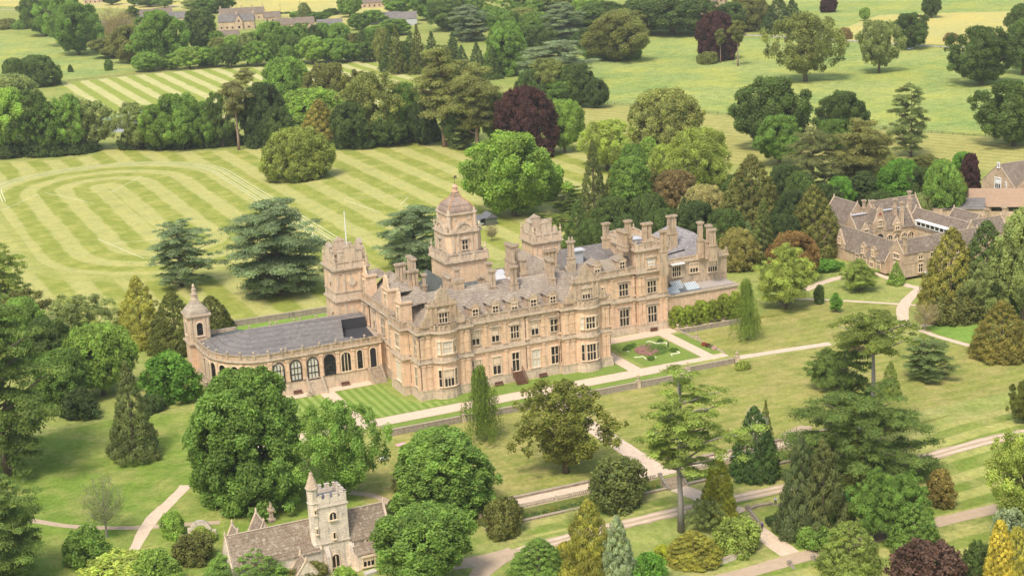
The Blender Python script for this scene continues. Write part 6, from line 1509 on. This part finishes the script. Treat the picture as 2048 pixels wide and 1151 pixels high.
m = MB(); p = at(1580, 1062); m.box(p[0]-.45, p[0]+.45, p[1]-.45, p[1]+.45, p[2]-.3, p[2]+2.6); m.box(p[0]-.6, p[0]+.6, p[1]-.6, p[1]+.6, p[2]+2.6, p[2]+2.8); urn(m, p[0], p[1], p[2]+2.8, .9)
tag(m.build('stone_pier', MT['trim']), 'tall stone pier with a cap beside the clipped hedge', 'pier')
# urns on piers
URN = [(4., -15, 'urn on the retaining wall in front of the left bay'), (23.3, -15, 'urn left of the short flight of steps'), (29.5, -15, 'urn right of the short flight of steps'), (47.4, -15, 'urn on the retaining wall in front of the right bay'),
 (61.6, -13., 'urn where the retaining wall steps back'), (76, -11.4, 'urn at the right end of the terrace'), (75.8, 7.3, 'yellow planted urn beside the strip of grass'), (75.6, 16.2, 'dark urn at the corner of the end tower'), (-14, -15, 'urn at the left end of the retaining wall'), (-18.9-2.6, 16.4, 'small urn by the orangery steps')]
for k, (x, y, l) in enumerate(URN):
    z0 = -1.3 if y < -10 or x > 75.5 else 0; m = MB(); m.box(x-.42, x+.42, y-.42, y+.42, z0, .55); m.box(x-.52, x+.52, y-.52, y+.52, .55, .7)
    r_ = empty('garden_urn', (x, y, z0), l, 'urn', 'stone urns round the terrace'); m.build('pier', MT['trim'], r_); m = MB(); urn(m, x, y, .7, 1.); m.build('bowl', MT['trim'], r_)
    if k in (0, 3, 6, 4):
        P = rng.normal(size=(60, 3))*(.28, .28, .16)+(x, y, 1.75); c = bpy.data.objects.new('plants', leaf_mesh('plants', P, rng.normal(size=(60, 3)), .16, np.ones(60))); COL.objects.link(c); c.parent = r_; c.matrix_parent_inverse = wm(r_).inverted(); c.color = (.6, .5, .15, 1)

# ---------------------------------------------------------------- flower borders and the parterre
def scatter(name, P, size, cols, label, kind='stuff', cat=None):
    """low planting as leaf-sized faces, coloured plant by plant"""
    P = np.array(P); n = len(P); me = leaf_mesh(name, P, rng.normal(size=(n, 3))+(0, 0, .8), size, np.ones(n))
    a = me.color_attributes['v']; c = np.array([cols[i % len(cols)] for i in (np.floor(P[:, 0]*.9+np.sin(P[:, 1]*2)*1.3).astype(int)*7+5) % 97])*rng.uniform(.7, 1.25, (n, 1))
    a.data.foreach_set('color', np.repeat(np.hstack([c, np.ones((n, 1))]), 4, 0).ravel().astype('f4'))
    o = bpy.data.objects.new(name, me); COL.objects.link(o); o.color = (1, 1, 1, 1)
    return tag(o, label, cat or 'planting', kind=kind)
greens = [(.14, .22, .05), (.18, .28, .06), (.10, .16, .05), (.24, .32, .07), (.12, .24, .06), (.30, .30, .06)]
for x0, x1, lab in ((-13.6, 24.4, 'green flower border below the balustrade, left part'), (30, 75.4, 'green flower border below the balustrade, right part')):
    n = int((x1-x0)*190); X = rng.uniform(x0, x1, n); Y = rng.uniform(-68.3, -66.1, n); Z = np.array([ground(x, -67.2) for x in X])+rng.random(n)*(.35+.45*np.abs(np.sin(X*1.7)*np.sin(X*.6+1)))
    scatter('flower_border', np.stack([X, Y, Z], 1), .2, greens, lab)
    sheet('border_soil', [(x0, -68.3), (x1, -68.3), (x1, -66.1), (x0, -66.1)], plain('soil', (.10, .075, .05)), .05)
cx_, cy_ = 61.8, 4.8
n = 3600; r = np.sqrt(rng.random(n))*4.2; a = rng.uniform(0, 6.28, n); X = cx_+r*np.cos(a); Y = cy_+r*np.sin(a); Z = .05+rng.random(n)*(.35+1.2*np.clip(1-r/4.2, 0, 1)+.3*np.sin(X*2)**2)
scatter('parterre_bed', np.stack([X, Y, Z], 1), .2, [(.16, .26, .06), (.62, .30, .36), (.20, .30, .08), (.70, .68, .60), (.13, .2, .05), (.55, .42, .36), (.18, .27, .07)], 'round bed of pink and white flowers in the parterre', cat='flower bed')
for k, (x, y) in enumerate(((56.8, 8.4), (58.2, 9.8), (66.2, 1.6), (58.2, -1.2), (67, 9.8), (59.5, 10.2))):
    plant('bush2', (x, y, 0), .9, 2.3, 'M', ('low round shrub at the left corner of the parterre', 'low shrub behind the left corner shrub of the parterre', 'low shrub at the right side of the parterre', 'low shrub at the near corner of the parterre', 'low shrub at the far right corner of the parterre', 'low shrub behind the flower bed of the parterre')[k], 'parterre shrubs')
edg = plain('pale_edging', (.62, .60, .42))
for q in range(4):
    pts = []; m = MB()
    for k in range(24):
        t = k/23; a0 = q*pi/2+.35+t*(pi/2-.7); rr = 5.9+.75*sin(t*9.4+q); pts.append((cx_+rr*cos(a0), cy_+rr*sin(a0)*1.15, .12))
    m.tube(pts, .17, 5); tag(m.build('parterre_edging', edg), 'pale scrolling edging on the %s side of the parterre bed' % ('far right', 'far left', 'near left', 'near right')[q], 'edging', 'edging of the parterre bed')
P = []
for k, (x, y) in enumerate(((74.6, 1.5), (74.9, 0.3), (75.2, -1.2), (75, -2.4))): P.append((x, y))
for (x, y), c, l in zip(P, ((.28, .09, .08), (.15, .07, .06), (.12, .16, .12), (.45, .33, .5)), ('red plant pot flowers on the terrace edge', 'dark red plant on the terrace edge', 'grey green plant on the terrace edge', 'pink and white plant on the terrace edge')):
    plant('bush2', (x, y, 0), .9, 1.5, c, l, name='plant', cat='plant')

# ---------------------------------------------------------------- benches, signs, small things
def bench(x, y, z, rz, label):
    b = empty('park_bench', (x, y, z), label, 'bench', 'dark wooden benches by the house', rz)
    for nm, bx in (('seat', [(-1, 1, -.25, .25, .42, .48)]), ('backrest', [(-1, 1, .22, .28, .5, .95), (-1, 1, .2, .3, .92, 1.0)]), ('armrest', [(-1, -.92, -.28, .28, .62, .68)]), ('armrest', [(.92, 1, -.28, .28, .62, .68)])):
        m = MB(); [m.box(*q) for q in bx]; m.build(nm, MT['wood'], b, local=True)
    for sx in (-.96, .92):
        for sy in (-.25, .2): m = MB(); m.box(sx, sx+.06, sy, sy+.06, 0, .62); m.build('leg', MT['wood'], b, local=True)
bench(19.2, .1, 0, 0, 'wooden bench left of the garden steps'); bench(30.6, .3, 0, 0, 'wooden bench right of the garden steps')
bench(70.2, 18.7, 0, 0, 'wooden bench under the end tower window'); bench(-23.2, 19.5, 0, 0, 'wooden bench left of the orangery steps'); bench(-11.6, 19.5, 0, 0, 'wooden bench right of the orangery steps')
p = at(1852, 556); m = MB(); m.box(-.05, .05, -.05, .05, 0, 1.6); sg = empty('sign_board', p, 'white sign on a post before the stable block', 'sign', rz=-.4); m.build('post', MT['white'], sg, local=True); m = MB(); m.box(-.55, .55, -.1, -.05, .9, 2.0); m.build('board', MT['white'], sg, local=True)
p = at(768, 922); w_ = empty('garden_table', p, 'white table with a cloth on the lawn', 'table'); m = MB(); m.box(-.9, .9, -.5, .5, .68, .75); m.build('tabletop', MT['white'], w_, local=True)
for sx in (-.8, .74):
    for sy in (-.4, .34): m = MB(); m.box(sx, sx+.06, sy, sy+.06, 0, .68); m.build('leg', MT['white'], w_, local=True)
for k, (px, py, c, l) in enumerate(((802, 888, (.75, .35, .4), 'pink picnic rug on the lawn'), (741, 1146, (.5, .46, .4), 'flat stone slab beside the church path'))):
    p = at(px, py); m = MB(); m.box(-1.1, 1.1, -.6, .6, 0, .08 if k == 0 else .45); m.box(-1.0, -.2, .1, .5, .08, .12 if k == 0 else .5); o = m.build('picnic_rug' if k == 0 else 'stone_slab', plain('c%d' % k, c)); o.location = p; o.rotation_euler[2] = .2; tag(o, l, 'rug' if k == 0 else 'slab')
p = at(1884, 590); m = MB(); m.box(-.3, .3, -.3, .3, 0, 1.6); m.roof(-.45, .45, -.45, .45, 1.6, 2.1, 'x'); o = m.build('bird_box', MT['tile2']); o.location = p; tag(o, 'small tan wooden bird house before the olive yew', 'bird house')
p = at(405, 1072); F = (p[0]-2.6, p[1], .95, -.31); m = MB()
m.fbox(F, 0, 1.1, p[2]-.3, p[2]+2.2, -.4, .4); m.fbox(F, 3.6, 5.2, p[2]-.3, p[2]+1.5, -.4, .4); m.fbox(F, -2., 0, p[2]-.3, p[2]+.9, -.35, .35)
for k in range(7):
    t0, t1 = pi*k/7, pi*(k+1)/7
    m.fpoly(F, [(2.35+r_*cos(t), p[2]+1.6+r_*sin(t)) for r_, t in ((1.25, t0), (2.0, t0), (2.0, t1), (1.25, t1))], -.35, .35)
tag(m.build('ruined_archway', MT['rubble']), 'low crumbling stone archway left of the church', 'archway')
# poles and fences
for px, py, top, l in ((473, 22, -6, 'leftmost wooden pole in the yellow field'), (561, 26, 8, 'second wooden pole in the yellow field'), (600, 18, 2, 'third wooden pole in the yellow field')):
    p = at(px, py); h = height_to(p, top); m = MB(); m.lathe(0, 0, [(.16, 0), (.12, h)], 8); m.box(-.8, .8, -.06, .06, h-.7, h-.55); o = m.build('telegraph_pole', MT['bark']); o.location = p; tag(o, l, 'pole')
def fence(pts, label, h=1.2, sp=4.5):
    f = empty('post_and_rail_fence', (*pts[0], 0), label, 'fence'); r = MB()
    for a, b in zip(pts, pts[1:]):
        L = math.hypot(b[0]-a[0], b[1]-a[1]); n = max(1, int(L/sp)); ux, uy = (b[0]-a[0])/L, (b[1]-a[1])/L; F = (a[0], a[1], ux, uy)
        for k in range(n): m = MB(); m.fbox(F, k*L/n-.07, k*L/n+.07, 0, h, -.07, .07); m.build('post', MT['bark'], f)
        for z in (.45, h-.2): r.fbox(F, 0, L, z, z+.1, -.03, .03)
    r.build('rail', MT['bark'], f)
fence(pxy([(105, 167), (300, 147), (560, 125)]), 'thin fence between the cricket field and the meadow')
fence(pxy([(470, 4), (545, 0), (640, -4)]), 'dark rail fence at the top of the yellow field')
fence(pxy([(560, 34), (720, 44)]), 'rail fence at the foot of the yellow field')
fence(pxy([(1215, 208), (1400, 226), (1600, 244), (1760, 259), (2060, 281)]), 'thin fence between the meadow and the hay field')
fence(pxy([(1480, 72), (1642, 80), (1850, 95), (2060, 103)]), 'fence between the meadow and the buttercup field')
car = empty('parked_car', at(1822, 99), 'small pale car parked under the round oak', 'car', rz=.3)
m = MB(); m.prism([(-2.1, -.85), (2.1, -.85), (2.1, .85), (-2.1, .85)], .3, .85); m.prism([(-1.3, -.75), (1.0, -.75), (1.0, .75), (-1.3, .75)], .85, 1.42); m.build('body', plain('pale_blue', (.5, .58, .62), .4), car, local=True)
m = MB(); m.box(-1.32, 1.02, -.77, .77, .95, 1.3); m.build('windows', MT['glass'], car, local=True)
for x in (-1.3, 1.3):
    for y in (-.8, .8): m = MB(); m.tube([(x, y-.1, .32), (x, y+.1, .32)], .32, 12); m.build('wheel', MT['dark'], car, local=True)
T('sparse', 984, 482, 447, 32, 'BR', 'small pinkish tree beside the shed')

# ---------------------------------------------------------------- people
def skinned(name, V, E_, Rr, mat, parent=None, loc=None, rz=0, levels=2):
    me = bpy.data.meshes.new(name); me.from_pydata(V, E_, []); me.materials.append(mat); o = bpy.data.objects.new(name, me); COL.objects.link(o)
    s = o.modifiers.new('skin', 'SKIN'); s.use_smooth_shade = True
    if not me.skin_vertices: 
        bpy.context.view_layer.objects.active = o
    sv = me.skin_vertices
    if len(sv) == 0:
        bm = bmesh.new(); bm.from_mesh(me); bm.verts.layers.skin.verify(); bm.to_mesh(me); bm.free()
    for i, r in enumerate(Rr): me.skin_vertices[0].data[i].radius = (r, r)
    me.skin_vertices[0].data[0].use_root = True
    u = o.modifiers.new('sub', 'SUBSURF'); u.levels = levels; u.render_levels = levels
    if parent: o.parent = parent
    if loc is not None: o.location = loc; o.rotation_euler[2] = rz
    return o
def person(p, rz, label, shirt, trousers, bend=0., carry=False):
    sk = plain('skin', (.50, .30, .21), .6, .05)
    def B(x, y, z):
        dz = z-.95
        if dz > 0: return (x, y-sin(bend)*dz-(0), .95+cos(bend)*dz+(y*0))
        return (x, y, z)
    V = [B(0, 0, .95), B(0, 0, 1.12), B(0, 0, 1.32), B(0, .01, 1.46), B(0, -.01, 1.55), B(0, -.02, 1.64), B(0, -.015, 1.74),
         B(.17, 0, 1.42), B(.24, -.03, 1.16), B(.2, -.22 if carry else -.08, .98 if not carry else 1.12), B(.14, -.34 if carry else -.1, .90 if not carry else 1.15),
         B(-.17, 0, 1.42), B(-.24, -.03, 1.16), B(-.2, -.22 if carry else -.08, .98 if not carry else 1.12), B(-.14, -.34 if carry else -.1, .90 if not carry else 1.15),
         (.1, 0, .88), (.12, -.03, .50), (.12, .02, .09), (.13, -.13, .04), (-.1, 0, .88), (-.13, .03, .50), (-.13, .05, .09), (-.14, -.10, .04)]
    E_ = [(0, 1), (1, 2), (2, 3), (3, 4), (4, 5), (5, 6), (3, 7), (7, 8), (8, 9), (9, 10), (3, 11), (11, 12), (12, 13), (13, 14), (0, 15), (15, 16), (16, 17), (17, 18), (0, 19), (19, 20), (20, 21), (21, 22)]
    R_ = [.13, .12, .14, .10, .055, .095, .075, .06, .045, .036, .035, .06, .045, .036, .035, .085, .06, .04, .04, .085, .06, .04, .04]
    b = skinned('person', V, E_, R_, sk, None, p, rz); tag(b, label, 'person')
    skinned('shirt', [V[i] for i in (0, 1, 2, 3, 7, 8, 11, 12, 9, 13)], [(0, 1), (1, 2), (2, 3), (3, 4), (4, 5), (3, 6), (6, 7), (5, 8), (7, 9)], [.14, .14, .16, .115, .075, .06, .075, .06, .045, .045], shirt, b)
    skinned('trousers', [V[i] for i in (0, 15, 16, 17, 19, 20, 21)], [(0, 1), (1, 2), (2, 3), (0, 4), (4, 5), (5, 6)], [.135, .1, .075, .06, .1, .075, .06], trousers, b)
    skinned('hair', [tuple(np.array(V[5])+(0, .03, .02)), tuple(np.array(V[6])+(0, .02, .0))], [(0, 1)], [.095, .085], plain('hair', (.03, .02, .015)), b)
    for k in (18, 22): skinned('shoe', [V[k-1], V[k]], [(0, 1)], [.05, .05], MT['dark'], b, levels=1)
    return b
person((66.6, 5.2, 0.04), .5, 'person in dark clothes bending over the parterre', plain('dark_green_shirt', (.02, .04, .035)), plain('black_trousers', (.012, .012, .015)), bend=.35, carry=True)
p = at(1551, 1009); person(p, -.3, 'person in a pale blue shirt and dark trousers on the lower lawn', plain('blue_shirt', (.42, .50, .66)), plain('navy_trousers', (.02, .02, .03)), carry=True)
p = at(1524, 1058); person(p, .4, 'person in blue half hidden by the shrubs beside the curved steps', plain('violet_shirt', (.12, .10, .40)), plain('navy_trousers', (.02, .02, .05)), bend=.25)

# ---------------------------------------------------------------- haze volume added to veil the scene and lift its blacks
m = MB(); m.box(-1400, 2600, -700, 2400, -12, 135)
hz = m.build('haze', None); hz.data.materials.clear()
hm = bpy.data.materials.new('haze'); hm.use_nodes = True; t = hm.node_tree; t.nodes.remove(t.nodes['Principled BSDF'])
v = t.nodes.new('ShaderNodeVolumePrincipled'); v.inputs['Color'].default_value = (.96, .97, .95, 1); v.inputs['Density'].default_value = .00008; v.inputs['Anisotropy'].default_value = .2
t.links.new(v.outputs[0], t.nodes['Material Output'].inputs['Volume']); hz.data.materials.append(hm)
tag(hz, 'thin pale haze volume added over the park to lift dark tones', 'haze', kind='stuff')
